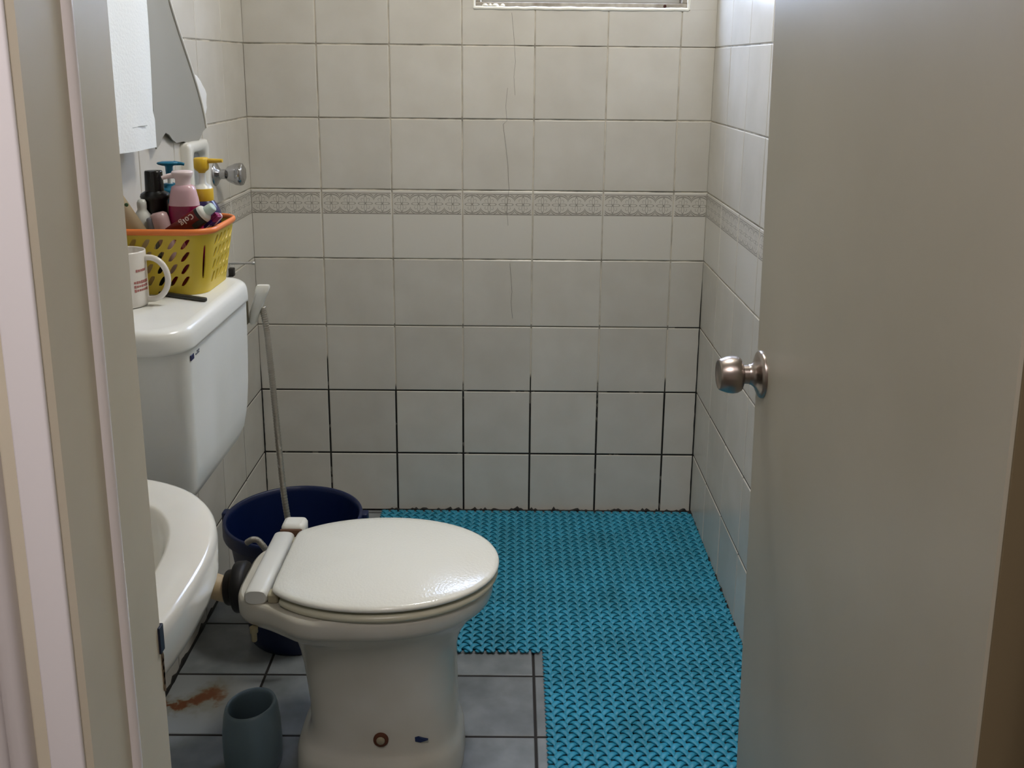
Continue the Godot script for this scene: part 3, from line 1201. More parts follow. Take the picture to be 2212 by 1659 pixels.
func basin() -> void:
	var Z := 1.715
	var t := thing("washbasin", "white ceramic washbasin on the left wall, half hidden by the door frame", "basin", Vector3(0.15, 0.58, Z))
	xf = Transform3D(Basis.IDENTITY, -Vector3(0.15, 0.58, Z))
	var st := begin()
	var rings := []
	for l in [[0.56, 0.20], [0.585, 0.145], [0.62, 0.092], [0.65, 0.045], [0.668, 0.020], [0.685, 0.006], [0.70, 0.001], [0.735, 0.0], [0.744, 0.0015], [0.749, 0.005], [0.7505, 0.010]]:
		rings.append(egg(0.004, 0.382 - l[1], Z, 0.296 - l[1] * 0.8, l[0], 0.3, 2.5, 6.0, 80))
	# across the rim to the bowl and down into it
	rings.append(basin_ring(0.0, 0.7500))
	rings.append(basin_ring(0.004, 0.7480))
	rings.append(basin_ring(0.010, 0.732))
	rings.append(basin_ring(0.020, 0.70))
	rings.append(basin_ring(0.045, 0.655))
	rings.append(basin_ring(0.085, 0.635))
	loft(st, rings)
	part("basin_bowl", st, m_ceramic, t)
	st = begin()
	xf = Transform3D(Basis.IDENTITY, Vector3(0.20 - 0.15, 0.055, 0))
	lathe(st, [[0.024, 0.0], [0.024, 0.002], [0.018, 0.003], [0.012, 0.001]], 24)
	part("drain_ring", st, m_chrome, t)
	xf = Transform3D.IDENTITY
	# tap and trap that the door frame hides
	st = begin()
	xf = Transform3D(Basis.IDENTITY, Vector3(-0.085, 0.168, 0.05))
	lathe(st, [[0.022, 0.0], [0.020, 0.01], [0.013, 0.02], [0.012, 0.08]], 20)
	tube(st, smooth_path([Vector3(0, 0.075, 0), Vector3(0.03, 0.092, 0), Vector3(0.085, 0.088, 0), Vector3(0.09, 0.07, 0)], 5), 0.009, 12)
	xf = Transform3D.IDENTITY
	part("basin_tap", st, m_chrome, t)
	st = begin()
	tube(st, smooth_path([Vector3(0.05, 0.0, 0), Vector3(0.05, -0.10, 0), Vector3(0.03, -0.15, 0), Vector3(-0.02, -0.15, 0), Vector3(-0.06, -0.12, 0), Vector3(-0.145, -0.11, 0)], 6), 0.017, 14)
	part("waste_trap", st, mat(Color(0.72, 0.70, 0.65), 0.4), t)

func basin_ring(inset: float, y: float) -> PackedVector3Array:
	return egg(0.095 + inset * 0.7, 0.330 - inset, 1.73, 0.225 - inset, y, 0.45, 2.4, 2.6, 80)

# ------------------------------------------------------------------ things on the floor
func bucket() -> void:
	var t := thing("bucket", "dark blue plastic bucket on the floor behind the toilet", "bucket", Vector3(0.236, 0, 0.642))
	var m := mat(Color(0.012, 0.085, 0.25), 0.36)
	var st := begin()
	lathe(st, [[0.108, 0.0], [0.111, 0.003], [0.114, 0.02], [0.147, 0.262], [0.1485, 0.266], [0.160, 0.268], [0.161, 0.271], [0.161, 0.296], [0.1595, 0.3005], [0.156, 0.302], [0.1525, 0.300], [0.150, 0.29], [0.112, 0.02], [0.108, 0.008], [0.02, 0.006]], 56)
	part("bucket_body", st, m, t)
	# ears and the wire handle that hangs down at the back
	for s in [-1.0, 1.0]:
		st = begin()
		rbox(st, Vector3(s * 0.164, 0.285, -0.02), Vector3(0.008, 0.014, 0.013), 0.004, 0.003)
		part("handle_ear", st, m, t)
	st = begin()
	var pts := []
	for k in 25:
		var a := PI * k / 24.0
		pts.append(Vector3(0.168 * cos(a), 0.285 - 0.11 * sin(a), -0.02 - 0.145 * sin(a)))
	tube(st, pts, 0.0032, 8)
	part("handle", st, mat(Color(0.02, 0.05, 0.13), 0.5), t)

func brush_cup() -> void:
	var t := thing("brush_holder", "pale grey-blue plastic cup standing on the floor tiles beside the toilet foot", "holder", Vector3(0.2475, 0, 1.098))
	var m := mat(Color(0.43, 0.51, 0.55), 0.35)
	var st := begin()
	var rings := []
	for p in [[0.050, 0.0], [0.0535, 0.004], [0.0555, 0.02], [0.0562, 0.05], [0.0550, 0.085], [0.0520, 0.115], [0.0490, 0.128], [0.0468, 0.132], [0.0440, 0.1325], [0.0418, 0.130], [0.0412, 0.124], [0.0440, 0.08], [0.0450, 0.03], [0.042, 0.022], [0.004, 0.020]]:
		rings.append(slant(p[0], p[1]))
	loft(st, rings)
	part("cup", st, m, t)

func slant(r: float, y: float) -> PackedVector3Array:
	# the rim is cut at a slant, higher at the back right
	var o := circle(Vector3(0, y, 0), r, 40)
	var k := smoothstep(0.06, 0.13, y)
	for i in o.size():
		o[i].y += k * (o[i].x * 0.10 - o[i].z * 0.04)
	return o

# ------------------------------------------------------------------ hose and pipes
func sprayer() -> void:
	# holder clipped to the far end of the cistern
	var h := thing("sprayer_holder", "small olive-grey clip on the far end of the cistern beside the sprayer", "holder", Vector3(0.205, 0.84, 0.858))
	var st := begin()
	rbox(st, Vector3(0.004, 0.006, 0.001), Vector3(0.008, 0.024, 0.010), 0.004, 0.003)
	part("clip", st, mat(Color(0.33, 0.31, 0.24), 0.5), h)
	var t := thing("bidet_sprayer", "white plastic bidet sprayer hanging at the cistern corner with its ribbed metal hose", "sprayer", Vector3(0.232, 0.86, 0.845))
	st = begin()
	# flattened handle that widens upwards
	var rings := []
	for l in [[-0.040, -0.010, 0.004, 0.006], [-0.036, -0.009, 0.008, 0.009], [-0.015, -0.004, 0.010, 0.010], [0.005, 0.004, 0.011, 0.010], [0.022, 0.010, 0.0125, 0.009], [0.036, 0.014, 0.014, 0.008], [0.040, 0.015, 0.012, 0.006]]:
		rings.append(rrect(l[1], 0, l[2], l[3], 0.006, l[0], 5))
	loft(st, rings)
	part("spray_head", st, m_white, t)
	# hose: ribbed metal, down behind the pan, with a short loop at the hinge
	var path := smooth_path([Vector3(0.010, -0.006, -0.004), Vector3(0.017, -0.06, -0.003), Vector3(0.020, -0.10, 0.0), Vector3(0.0235, -0.165, 0.0), Vector3(0.027, -0.24, 0.0), Vector3(0.031, -0.33, 0.0), Vector3(0.036, -0.42, 0.0), Vector3(0.046, -0.51, 0.0), Vector3(0.056, -0.60, 0.0), Vector3(0.05, -0.69, -0.005), Vector3(0.01, -0.73, 0.0), Vector3(-0.01, -0.66, 0.0), Vector3(-0.005, -0.56, 0.0), Vector3(-0.020, -0.522, 0.002), Vector3(-0.035, -0.517, 0.0), Vector3(-0.050, -0.5265, -0.004)], 40)
	var pts := []
	var rad := []
	var k := 0
	for q in path:
		pts.append(q)
		rad.append(0.0068 if k % 3 else 0.0056)
		k += 1
	st = begin()
	tube(st, pts, rad, 10)
	part("hose", st, mat(Color(0.66, 0.64, 0.60), 0.40, 0.85), t, "ribbed grey metal hose")

func flush_pipe() -> void:
	var t := thing("flush_pipe", "cream plastic flush pipe that bends from under the cistern to the back of the toilet", "pipe", Vector3(0.13, 0.35, 1.06))
	var st := begin()
	tube(st, smooth_path([Vector3(0.0, 0.25, 0.0), Vector3(0.0, 0.14, 0.0), Vector3(0.004, 0.07, 0.0), Vector3(0.028, 0.024, 0.0), Vector3(0.065, 0.004, 0.0), Vector3(0.085, 0.002, 0.0)], 6), 0.0235, 20)
	part("pipe", st, mat(Color(0.72, 0.64, 0.50), 0.5), t)
	st = begin()
	xf = Transform3D(Basis(Vector3(0, 0, 1), -PI / 2 + 0.08), Vector3(0.074, 0.006, 0.0))
	lathe(st, [[0.024, 0.0], [0.031, 0.001], [0.033, 0.004], [0.034, 0.014], [0.038, 0.017], [0.046, 0.019], [0.048, 0.022], [0.048, 0.036], [0.046, 0.041], [0.043, 0.043]], 32)
	xf = Transform3D.IDENTITY
	part("rubber_cone", st, mat(Color(0.025, 0.022, 0.025), 0.55), t, "black rubber cone")

# ------------------------------------------------------------------ basket and what is in it
const BX0 := 0.029
const BX1 := 0.186
const BZ0 := 0.856
const BZ1 := 1.020
const BY := 0.9208

func basket_point(s: float, v: float, off: float) -> Vector3:
	# s: way round (0..4, one per side: front, right, back, left), v: 0 base .. 1 rim
	var fl := 0.018 * v
	var hx := (BX1 - BX0) / 2 + fl - off
	var hz := (BZ1 - BZ0) / 2 + fl * 0.8 - off
	var r := 0.034 + 0.008 * v - off
	var cx := (BX0 + BX1) / 2
	var cz := (BZ0 + BZ1) / 2
	# arclength over a rounded rectangle, starting at the middle of the left end
	var lx := 2 * (hx - r)
	var lz := 2 * (hz - r)
	var arc := PI / 2 * r
	var d := fposmod(s, 4.0)
	var side := int(d)
	var f := d - side
	var L := (lx if side % 2 == 0 else lz)
	var tot := L + arc
	var a := f * tot
	var p: Vector2
	if a < L:
		p = Vector2(a - L / 2, 0)
		p = [Vector2(p.x, hz), Vector2(hx, -p.x), Vector2(-p.x, -hz), Vector2(-hx, p.x)][side]
	else:
		var t := (a - L) / arc * PI / 2
		var c: Vector2 = [Vector2(hx - r, hz - r), Vector2(hx - r, -(hz - r)), Vector2(-(hx - r), -(hz - r)), Vector2(-(hx - r), hz - r)][side]
		var ang := PI / 2 - PI / 2 * side - t
		p = c + Vector2(cos(ang), sin(ang)) * r
	return Vector3(cx + p.x, BY + 0.003 + v * 0.112, cz + p.y)

func basket_cell(st: SurfaceTool, s0: float, s1: float, v0: float, v1: float, lean: float, slot_w: float, slot_h: float, slot_lean: float) -> void:
	# one cell of the wall with a slanted rounded slot; all sizes in (s, v)
	var n := 24
	var cs := (s0 + s1) / 2
	var cv := (v0 + v1) / 2
	var outer := []
	var inner := []
	for i in n:
		var t := TAU * i / n
		var c := cos(t)
		var q := sin(t)
		var m := maxf(absf(c), absf(q))
		outer.append(Vector2(cs + c / m * (s1 - s0) / 2, cv + q / m * (v1 - v0) / 2))
		var y := q / pow(pow(absf(c), 4) + pow(absf(q), 4), 0.25)
		var x := c / pow(pow(absf(c), 2.4) + pow(absf(q), 2.4), 1.0 / 2.4)
		inner.append(Vector2(cs + x * slot_w / 2 + y * slot_lean / 2, cv + y * slot_h / 2))
	var th := 0.0022
	for i in n:
		var j := (i + 1) % n
		var a: Vector2 = outer[i]
		var b: Vector2 = outer[j]
		var c2: Vector2 = inner[j]
		var d: Vector2 = inner[i]
		st.set_smooth_group(0)
		quad(st, basket_point(a.x, a.y, 0), basket_point(b.x, b.y, 0), basket_point(c2.x, c2.y, 0), basket_point(d.x, d.y, 0))
		st.set_smooth_group(1)
		quad(st, basket_point(b.x, b.y, th), basket_point(a.x, a.y, th), basket_point(d.x, d.y, th), basket_point(c2.x, c2.y, th))
		st.set_smooth_group(2)
		quad(st, basket_point(d.x, d.y, 0), basket_point(c2.x, c2.y, 0), basket_point(c2.x, c2.y, th), basket_point(d.x, d.y, th))

func basket_plain(st: SurfaceTool, s0: float, s1: float, v0: float, v1: float, n := 6) -> void:
	var th := 0.0022
	for i in n:
		var a := lerpf(s0, s1, float(i) / n)
		var b := lerpf(s0, s1, float(i + 1) / n)
		st.set_smooth_group(0)
		quad(st, basket_point(a, v0, 0), basket_point(b, v0, 0), basket_point(b, v1, 0), basket_point(a, v1, 0))
		st.set_smooth_group(1)
		quad(st, basket_point(b, v0, th), basket_point(a, v0, th), basket_point(a, v1, th), basket_point(b, v1, th))

func basket_and_contents() -> void:
	var at := Vector3((BX0 + BX1) / 2, BY, (BZ0 + BZ1) / 2)
	var t := thing("basket", "yellow slotted plastic basket with an orange rim, full of bottles, on the cistern lid", "basket", at)
	xf = Transform3D(Basis.IDENTITY, -at)
	var ym := mat(Color(0.80, 0.70, 0.22), 0.4)
	ym.backlight_enabled = true
	ym.backlight = Color(0.10, 0.08, 0.01)
	var st := begin()
	# walls: plain foot band, slotted band, plain band under the rim
	for side in 4:
		basket_plain(st, side, side + 1, 0.0, 0.10, 14)
		basket_plain(st, side, side + 1, 0.92, 1.0, 14)
		# cells over the straight part, tall slot on the corner
		var cells := 5
		var endf := 0.70
		for k in cells:
			for j in 4:
				var s0 := side + endf * k / cells
				var s1 := side + endf * (k + 1) / cells
				var v0 := 0.10 + 0.82 * j / 4
				var v1 := 0.10 + 0.82 * (j + 1) / 4
				if side == 1:
					basket_cell(st, s0, s1, v0, v1, 0.0, 0.075, 0.165, 0.075)
				else:
					basket_cell(st, s0, s1, v0, v1, 0.0, 0.060, 0.165, 0.070)
		basket_plain(st, side + endf, side + 0.80, 0.10, 0.92, 4)
		basket_cell(st, side + 0.80, side + 0.88, 0.10, 0.92, 0.0, 0.040, 0.56, 0.0)
		basket_plain(st, side + 0.88, side + 1.0, 0.10, 0.92, 4)
	# base plate
	var rg0 := PackedVector3Array()
	var rg1 := PackedVector3Array()
	for i in 64:
		var q := basket_point(4.0 * i / 64, 0.0, 0.0)
		rg0.append(Vector3(q.x, BY, q.z))
		rg1.append(Vector3(q.x, BY + 0.003, q.z))
	loft(st, [rg0, rg1])
	part("basket_body", st, ym, t)
	# orange rim, dipping at the right end for the handle
	st = begin()
	var rings := []
	for i in 97:
		var s := 4.0 * i / 96
		var q := basket_point(s, 1.0, 0.0)
		var o := (basket_point(s, 1.0, -0.01) - q).normalized()
		var dip := 0.0
		var ring := PackedVector3Array()
		for k in 12:
			var a := TAU * k / 12
			ring.append(q + o * (0.0050 * cos(a) + 0.001) + Vector3(0, 0.0058 * sin(a) + 0.002 + dip, 0))
		rings.append(ring)
	loft(st, rings, false, false)
	part("rim", st, mat(Color(0.90, 0.50, 0.24), 0.4), t, "orange rim")
	xf = Transform3D.IDENTITY

	var base := BY + 0.0035
	# black bottle with a tall cap
	var bk := thing("bottle", "black bottle with a tall black cap standing in the basket", "bottle", Vector3(0.082, base, 0.945))
	var blk := mat(Color(0.012, 0.012, 0.013), 0.3)
	st = begin()
	lathe(st, [[0.018, 0.0], [0.020, 0.004], [0.021, 0.10], [0.0215, 0.135], [0.022, 0.158], [0.0255, 0.162], [0.0265, 0.166], [0.025, 0.171], [0.017, 0.176]], 32)
	part("bottle_body", st, blk, bk)
	st = begin()
	lathe(st, [[0.0168, 0.174], [0.0170, 0.177], [0.0158, 0.211], [0.0150, 0.213], [0.002, 0.2135]], 32)
	part("cap", st, mat(Color(0.010, 0.010, 0.011), 0.22), bk)

	# teal pump bottle at the back
	var teal := mat(Color(0.03, 0.40, 0.52), 0.35)
	var tb := thing("pump_bottle", "pink and white bottle with a teal pump head, at the back of the basket", "bottle", Vector3(0.0915, base, 0.889))
	st = begin()
	lathe(st, [[0.022, 0.0], [0.025, 0.004], [0.026, 0.12], [0.0235, 0.143], [0.018, 0.150]], 32)
	var pinkish := mat(Color(0.70, 0.52, 0.50), 0.3)
	pinkish.albedo_texture = noise_tex(101, 0.03, Color(0.55, 0.80, 0.60), Color(1, 0.95, 0.95), 2)
	world_tri(pinkish, 9.0)
	part("bottle_body", st, pinkish, tb)
	st = begin()
	lathe(st, [[0.0205, 0.146], [0.0210, 0.150], [0.0205, 0.170], [0.018, 0.174], [0.0125, 0.176], [0.0120, 0.183]], 32)
	part("collar", st, teal, tb)
	st = begin()
	lathe(st, [[0.0045, 0.182], [0.0045, 0.202]], 14)
	part("pump_stem", st, m_white, tb)
	st = begin()
	lathe(st, [[0.0065, 0.198], [0.0070, 0.214], [0.010, 0.220]], 20)
	pump_head(st, 0.221, 0.022, 0.028, 0.0045, 0.25)
	part("pump_head", st, teal, tb)

	# purple bottle with the yellow foam pump
	var yel := mat(Color(0.82, 0.67, 0.15), 0.35)
	var pb := thing("pump_bottle", "purple round-shouldered bottle with a yellow pump head, rightmost in the basket", "bottle", Vector3(0.1545, base, 0.893))
	st = begin()
	lathe(st, [[0.022, 0.0], [0.0245, 0.004], [0.0255, 0.07], [0.030, 0.11], [0.0315, 0.120], [0.0305, 0.130], [0.0255, 0.142], [0.0185, 0.152]], 36)
	part("bottle_body", st, mat(Color(0.10, 0.045, 0.29), 0.28), pb)
	st = begin()
	lathe(st, [[0.0185, 0.151], [0.0190, 0.153], [0.0190, 0.173], [0.018, 0.175]], 32)
	part("collar", st, yel, pb)
	st = begin()
	lathe(st, [[0.0178, 0.175], [0.0150, 0.180], [0.0075, 0.184], [0.0065, 0.204]], 24)
	part("pump_stem", st, m_white, pb)
	st = begin()
	lathe(st, [[0.005, 0.200], [0.007, 0.206], [0.0125, 0.210], [0.0140, 0.214], [0.0140, 0.230], [0.0120, 0.2325], [0.002, 0.233]], 28)
	tube(st, [Vector3(0.010, 0.2265, 0), Vector3(0.030, 0.227, 0.002), Vector3(0.041, 0.2275, 0.003)], [0.0050, 0.0040, 0.0034], 12)
	part("pump_head", st, yel, pb)

	# magenta liquid bottle with a clear pink spray top, in front
	var mb := thing("pump_bottle", "bottle of magenta liquid with pale pink pump top, in front of the teal pump", "bottle", Vector3(0.1385, base, 0.955))
	st = begin()
	var rg := []
	for l in [[0.0, 0.030, 0.019], [0.004, 0.033, 0.022], [0.05, 0.034, 0.023], [0.10, 0.033, 0.022], [0.151, 0.0275, 0.020]]:
		rg.append(egg(-l[1], l[1], 0, l[2], l[0], 0.5, 2.4, 2.4, 36))
	loft(st, rg)
	part("bottle_body", st, mat(Color(0.52, 0.03, 0.24), 0.2), mb)
	st = begin()
	rg = []
	for l in [[0.1512, 0.0275, 0.020], [0.165, 0.0255, 0.019], [0.178, 0.0225, 0.018], [0.186, 0.020, 0.017], [0.189, 0.014, 0.013]]:
		rg.append(egg(-l[1], l[1], 0, l[2], l[0], 0.5, 2.4, 2.4, 36))
	loft(st, rg)
	var pale := mat(Color(0.80, 0.66, 0.69), 0.25)
	part("bottle_shoulder", st, pale, mb)
	st = begin()
	lathe(st, [[0.0135, 0.187], [0.0135, 0.199], [0.016, 0.203], [0.0195, 0.211], [0.018, 0.214], [0.002, 0.2155]], 28)
	tube(st, [Vector3(-0.010, 0.207, 0.004), Vector3(-0.024, 0.205, 0.008), Vector3(-0.034, 0.202, 0.012)], [0.006, 0.0045, 0.0035], 10)
	part("pump_head", st, mat(Color(0.84, 0.77, 0.77), 0.3), mb)
	# big pale letter on the front of the label, as far as it shows
	st = begin()
	letter(st, "A", 0.052, 0.0015)
	var la := part("label_letter", st, mat(Color(0.80, 0.50, 0.56), 0.5), mb)
	la.position = Vector3(-0.024, 0.086, 0.0228)
	la.rotation = Vector3(-0.02, -0.1, 0)

	# toothpaste tube lying askew across the front, cap up at the right
	var tp := thing("toothpaste_tube", "red toothpaste tube lying at a slant in the basket with its white cap up", "tube", Vector3(0.182, 1.063, 0.999))
	var ax := Vector3(0.79, 0.57, 0.03).normalized()     # from the crimp to the cap
	var nz := Vector3(0.05, -0.12, 1).normalized()
	var side_v := nz.cross(ax).normalized()
	nz = ax.cross(side_v).normalized()
	tp.scale = Vector3(0.8, 0.8, 0.8)
	var tb2 := Basis(ax, side_v, nz)
	xf = Transform3D(tb2, Vector3.ZERO)
	st = begin()
	tube_loft(st, [[-0.085, 0.024, 0.0015], [-0.06, 0.023, 0.007], [-0.02, 0.0215, 0.013], [-0.003, 0.0205, 0.0155]])
	part("tube_body", st, mat(Color(0.42, 0.035, 0.035), 0.35), tp)
	st = begin()
	tube_loft(st, [[-0.0035, 0.0206, 0.0157], [0.004, 0.0202, 0.0162]])
	part("tube_band", st, mat(Color(0.03, 0.035, 0.035), 0.4), tp)
	st = begin()
	tube_loft(st, [[0.0042, 0.0202, 0.0160], [0.010, 0.0198, 0.0165], [0.013, 0.0185, 0.0165], [0.018, 0.012, 0.011]])
	part("tube_shoulder", st, m_white, tp)
	st = begin()
	xf = Transform3D(tb2 * Basis(Vector3(0, 0, 1), -PI / 2), Vector3.ZERO)
	lathe(st, [[0.0122, 0.016], [0.0122, 0.018], [0.0110, 0.034], [0.0100, 0.036], [0.002, 0.0365]], 24)
	part("cap", st, mat(Color(0.72, 0.79, 0.75), 0.35), tp, "white screw cap")
	# print: white letters that run down from the cap, upside down here, and a dark green leaf patch
	xf = Transform3D(tb2, Vector3.ZERO)
	st = begin()
	sbox(st, Vector3(-0.012, -0.010, 0.0125), Vector3(0.014, 0.0065, 0.0028), 0.001)
	var gp := mat(Color(0.02, 0.10, 0.08), 0.4)
	gp.albedo_texture = noise_tex(111, 0.06, Color(0.1, 0.15, 0.15), Color(1.6, 2.2, 2.0), 3)
	world_tri(gp, 12.0)
	part("leaf_print", st, gp, tp)
	xf = Transform3D.IDENTITY
	st = begin()
	letter(st, "Colg", 0.017, 0.0008)
	var lt := part("print_letters", st, mat(Color(0.85, 0.78, 0.76), 0.4), tp)
	lt.transform = Transform3D(tb2 * Basis(Vector3(0, 0, 1), PI) * Basis(Vector3(0, 1, 0), -0.13), tb2 * Vector3(-0.008, 0.0125, 0.0140))

	# toothbrush beside the cap
	var br := thing("toothbrush", "toothbrush with magenta and purple bristles beside the toothpaste cap", "toothbrush", Vector3(0.203, 1.056, 0.993))
	var bb := Basis(Vector3(0.70, 0.70, 0.08).normalized(), Vector3(0.40, -0.05, -0.90).normalized(), Vector3(0.6, -0.7, 0.3).normalized()).orthonormalized()
	xf = Transform3D(bb, Vector3.ZERO)
	st = begin()
	rbox(st, Vector3(0.0, 0.008, 0), Vector3(0.0135, 0.0022, 0.0062), 0.005, 0.001, 4)
	tube(st, [Vector3(-0.012, 0.008, 0), Vector3(-0.05, 0.006, 0), Vector3(-0.115, 0.004, 0)], [0.0026, 0.0028, 0.0045], 10)
	part("brush_handle", st, mat(Color(0.82, 0.72, 0.76), 0.35), br)
	for k in 8:
		for j in 3:
			st = begin()
			var bx := -0.0105 + 0.003 * k
			var bz := -0.004 + 0.004 * j
			sbox(st, Vector3(bx, 0.0005, bz), Vector3(0.00125, 0.0056, 0.0016), 0.0003)
			part("bristle_tuft", st, mat(Color(0.58, 0.09, 0.36) if k > 2 else Color(0.26, 0.13, 0.50), 0.6), br)
	xf = Transform3D.IDENTITY

	# small pale pink roll-on lying at the front left
	var ro := thing("small_bottle", "small pale pink bottle with grey band, leaning below the black bottle", "bottle", Vector3(0.103, 1.036, 0.978))
	st = begin()
	xf = Transform3D(Basis(Vector3(0, 0, 1), 0.22), Vector3.ZERO)
	lathe(st, [[0.014, -0.085], [0.0155, -0.08], [0.0165, 0.0], [0.0165, 0.018], [0.015, 0.026], [0.010, 0.0295], [0.002, 0.030]], 28)
	part("bottle_body", st, mat(Color(0.68, 0.57, 0.57), 0.3), ro)
	st = begin()
	xf = Transform3D(Basis(Vector3(0, 0, 1), 0.22), Vector3(-0.014, 0.0, 0.004))
	rbox(st, Vector3(0, -0.015, 0), Vector3(0.006, 0.036, 0.012), 0.005, 0.003)
	part("grey_clip", st, mat(Color(0.42, 0.43, 0.47), 0.4), ro)
	xf = Transform3D.IDENTITY

	# flat dark red packet on edge along the right wall of the basket
	var rp := thing("packet", "dark red packet on edge in the basket, seen only through the right-hand slots", "packet", Vector3(0.1796, base + 0.002, 0.956))
	st = begin()
	xf = Transform3D(Basis(Vector3(0, 0, 1), -0.13), Vector3.ZERO)
	rbox(st, Vector3(0.0, 0.046, 0), Vector3(0.0020, 0.044, 0.031), 0.0018, 0.0015)
	xf = Transform3D.IDENTITY
	part("packet_body", st, mat(Color(0.20, 0.02, 0.03), 0.4), rp)

	# white nozzle bottle behind the pouch
	var wb := thing("nozzle_bottle", "white bottle with a round knobbed top, between the cream pouch and the black bottle", "bottle", Vector3(0.0665, base, 0.972))
	st = begin()
	lathe(st, [[0.016, 0.0], [0.018, 0.004], [0.018, 0.118], [0.0165, 0.132], [0.011, 0.140], [0.008, 0.145], [0.0085, 0.150], [0.0085, 0.158], [0.006, 0.163], [0.001, 0.164]], 28)
	part("bottle_body", st, mat(Color(0.78, 0.79, 0.77), 0.3), wb)

	# cream pouch leaning at the left
	var po := thing("pouch", "flat cream refill pouch with a green dot, at the left of the basket", "pouch", Vector3(0.06, base, 0.998))
	st = begin()
	var grid := []
	for i in 9:
		var row := []
		var v := i / 8.0
		var y := 0.012 + 0.205 * v
		var right := 0.040 - 0.052 * pow(v, 1.0) if v > 0.35 else 0.022
		right = 0.0355 - 0.062 * maxf(0.0, v - 0.38) / 0.5
		for j in 7:
			var u := j / 6.0
			var x := lerpf(-0.026, right, u)
			row.append(Vector3(x, y, 0.006 * sin(u * 3.0) + 0.004 * v - 0.003))
		grid.append(row)
	sheet(st, grid, 0.0022)
	part("pouch_body", st, mat(Color(0.72, 0.66, 0.55), 0.5), po)
	st = begin()
	xf = Transform3D(Basis(Vector3.RIGHT, PI / 2), Vector3(-0.008, 0.158, 0.0068))
	lathe(st, [[0.0035, 0.0], [0.0035, 0.001], [0.001, 0.0012]], 14)
	xf = Transform3D.IDENTITY
	part("green_dot", st, mat(Color(0.25, 0.38, 0.25), 0.6), po)

func pump_head(st: SurfaceTool, y: float, r: float, reach: float, h: float, turn: float) -> void:
	# flat oval press plate with a tapering spout
	var rings := []
	for l in [[-h, 0.55], [-h * 0.5, 0.9], [0.0, 1.0], [h * 0.5, 0.92], [h * 0.8, 0.6]]:
		rings.append(egg(-r * l[1], r * 0.8 * l[1], 0, 0.011 * l[1], y + l[0], 0.5, 2.2, 2.2, 28))
	var keep := xf
	xf = xf * Transform3D(Basis(Vector3.UP, turn), Vector3.ZERO)
	loft(st, rings)
	tube(st, [Vector3(r * 0.4, y, 0), Vector3(reach * 0.8, y - 0.001, 0), Vector3(reach, y - 0.0025, 0)], [0.0045, 0.0032, 0.0028], 10)
	xf = keep

func tube_loft(st: SurfaceTool, lev: Array) -> void:
	# along local x: [x, half width, half thickness]
	var rings := []
	for l in lev:
		var rg := PackedVector3Array()
		for i in 28:
			var a := TAU * i / 28
			rg.append(Vector3(l[0], l[1] * cos(a), l[2] * sin(a)))
		rings.append(rg)
	loft(st, rings)

func letter(st: SurfaceTool, text: String, size: float, depth: float) -> void:
	var tm := TextMesh.new()
	var f := SystemFont.new()
	f.font_names = PackedStringArray(["Droid Sans"])
	f.font_weight = 700
	tm.font = f
	tm.text = text
	tm.font_size = 64
	tm.pixel_size = size / 64.0
	tm.depth = depth
	tm.horizontal_alignment = HORIZONTAL_ALIGNMENT_LEFT
	st.append_from(tm, 0, Transform3D.IDENTITY)

func mug() -> void:
	var t := thing("mug", "white ceramic mug with faded red print, on the cistern lid before the basket", "mug", Vector3(0.0735, BY, 1.098))
	var m := mat(Color(0.86, 0.84, 0.81), 0.2)
	var st := begin()
	lathe(st, [[0.034, 0.0], [0.037, 0.001], [0.0385, 0.004], [0.0395, 0.012], [0.0395, 0.094], [0.0390, 0.0965], [0.0375, 0.097], [0.0362, 0.095], [0.036, 0.014], [0.03, 0.008], [0.002, 0.007]], 48)
	part("cup", st, m, t)
	st = begin()
	var pts := []
	for k in 17:
		var a := lerpf(PI * 0.60, -PI * 0.60, k / 16.0)
		pts.append(Vector3(0.0445 + 0.031 * cos(a), 0.047 + 0.037 * sin(a), -0.004))
	tube(st, pts, 0.0052, 14)
	part("handle", st, m, t)
	# two blocks of faded red lettering, unreadable
	var rm := mat(Color(0.66, 0.42, 0.40), 0.4)
	st = begin()
	var rr := RandomNumberGenerator.new()
	rr.seed = 8
	for row in [[0.065, 0.0024], [0.045, 0.0026], [0.038, 0.0022], [0.031, 0.0024]]:
		for k in 7:
			var a := 1.58 - 0.12 * k
			if row[0] > 0.06 and (k < 1 or k > 5):
				continue
			var hh: float = row[1] * rr.randf_range(0.7, 1.1)
			xf = Transform3D(Basis(Vector3.UP, a), Vector3.ZERO)
			sbox(st, Vector3(0, row[0], 0.03945), Vector3(0.0019, hh, 0.0005), 0.0002)
	xf = Transform3D.IDENTITY
	part("red_print", st, rm, t)

	var p := thing("plastic_stick", "dark grey flat plastic stick lying on the cistern lid in front of the basket", "stick", Vector3(0.155, BY + 0.0035, 1.046))
	st = begin()
	rbox(st, Vector3.ZERO, Vector3(0.055, 0.0032, 0.0048), 0.0045, 0.0015, 4)
	var o := part("stick", st, mat(Color(0.17, 0.17, 0.155), 0.5), p)
	o.rotation.y = -0.44

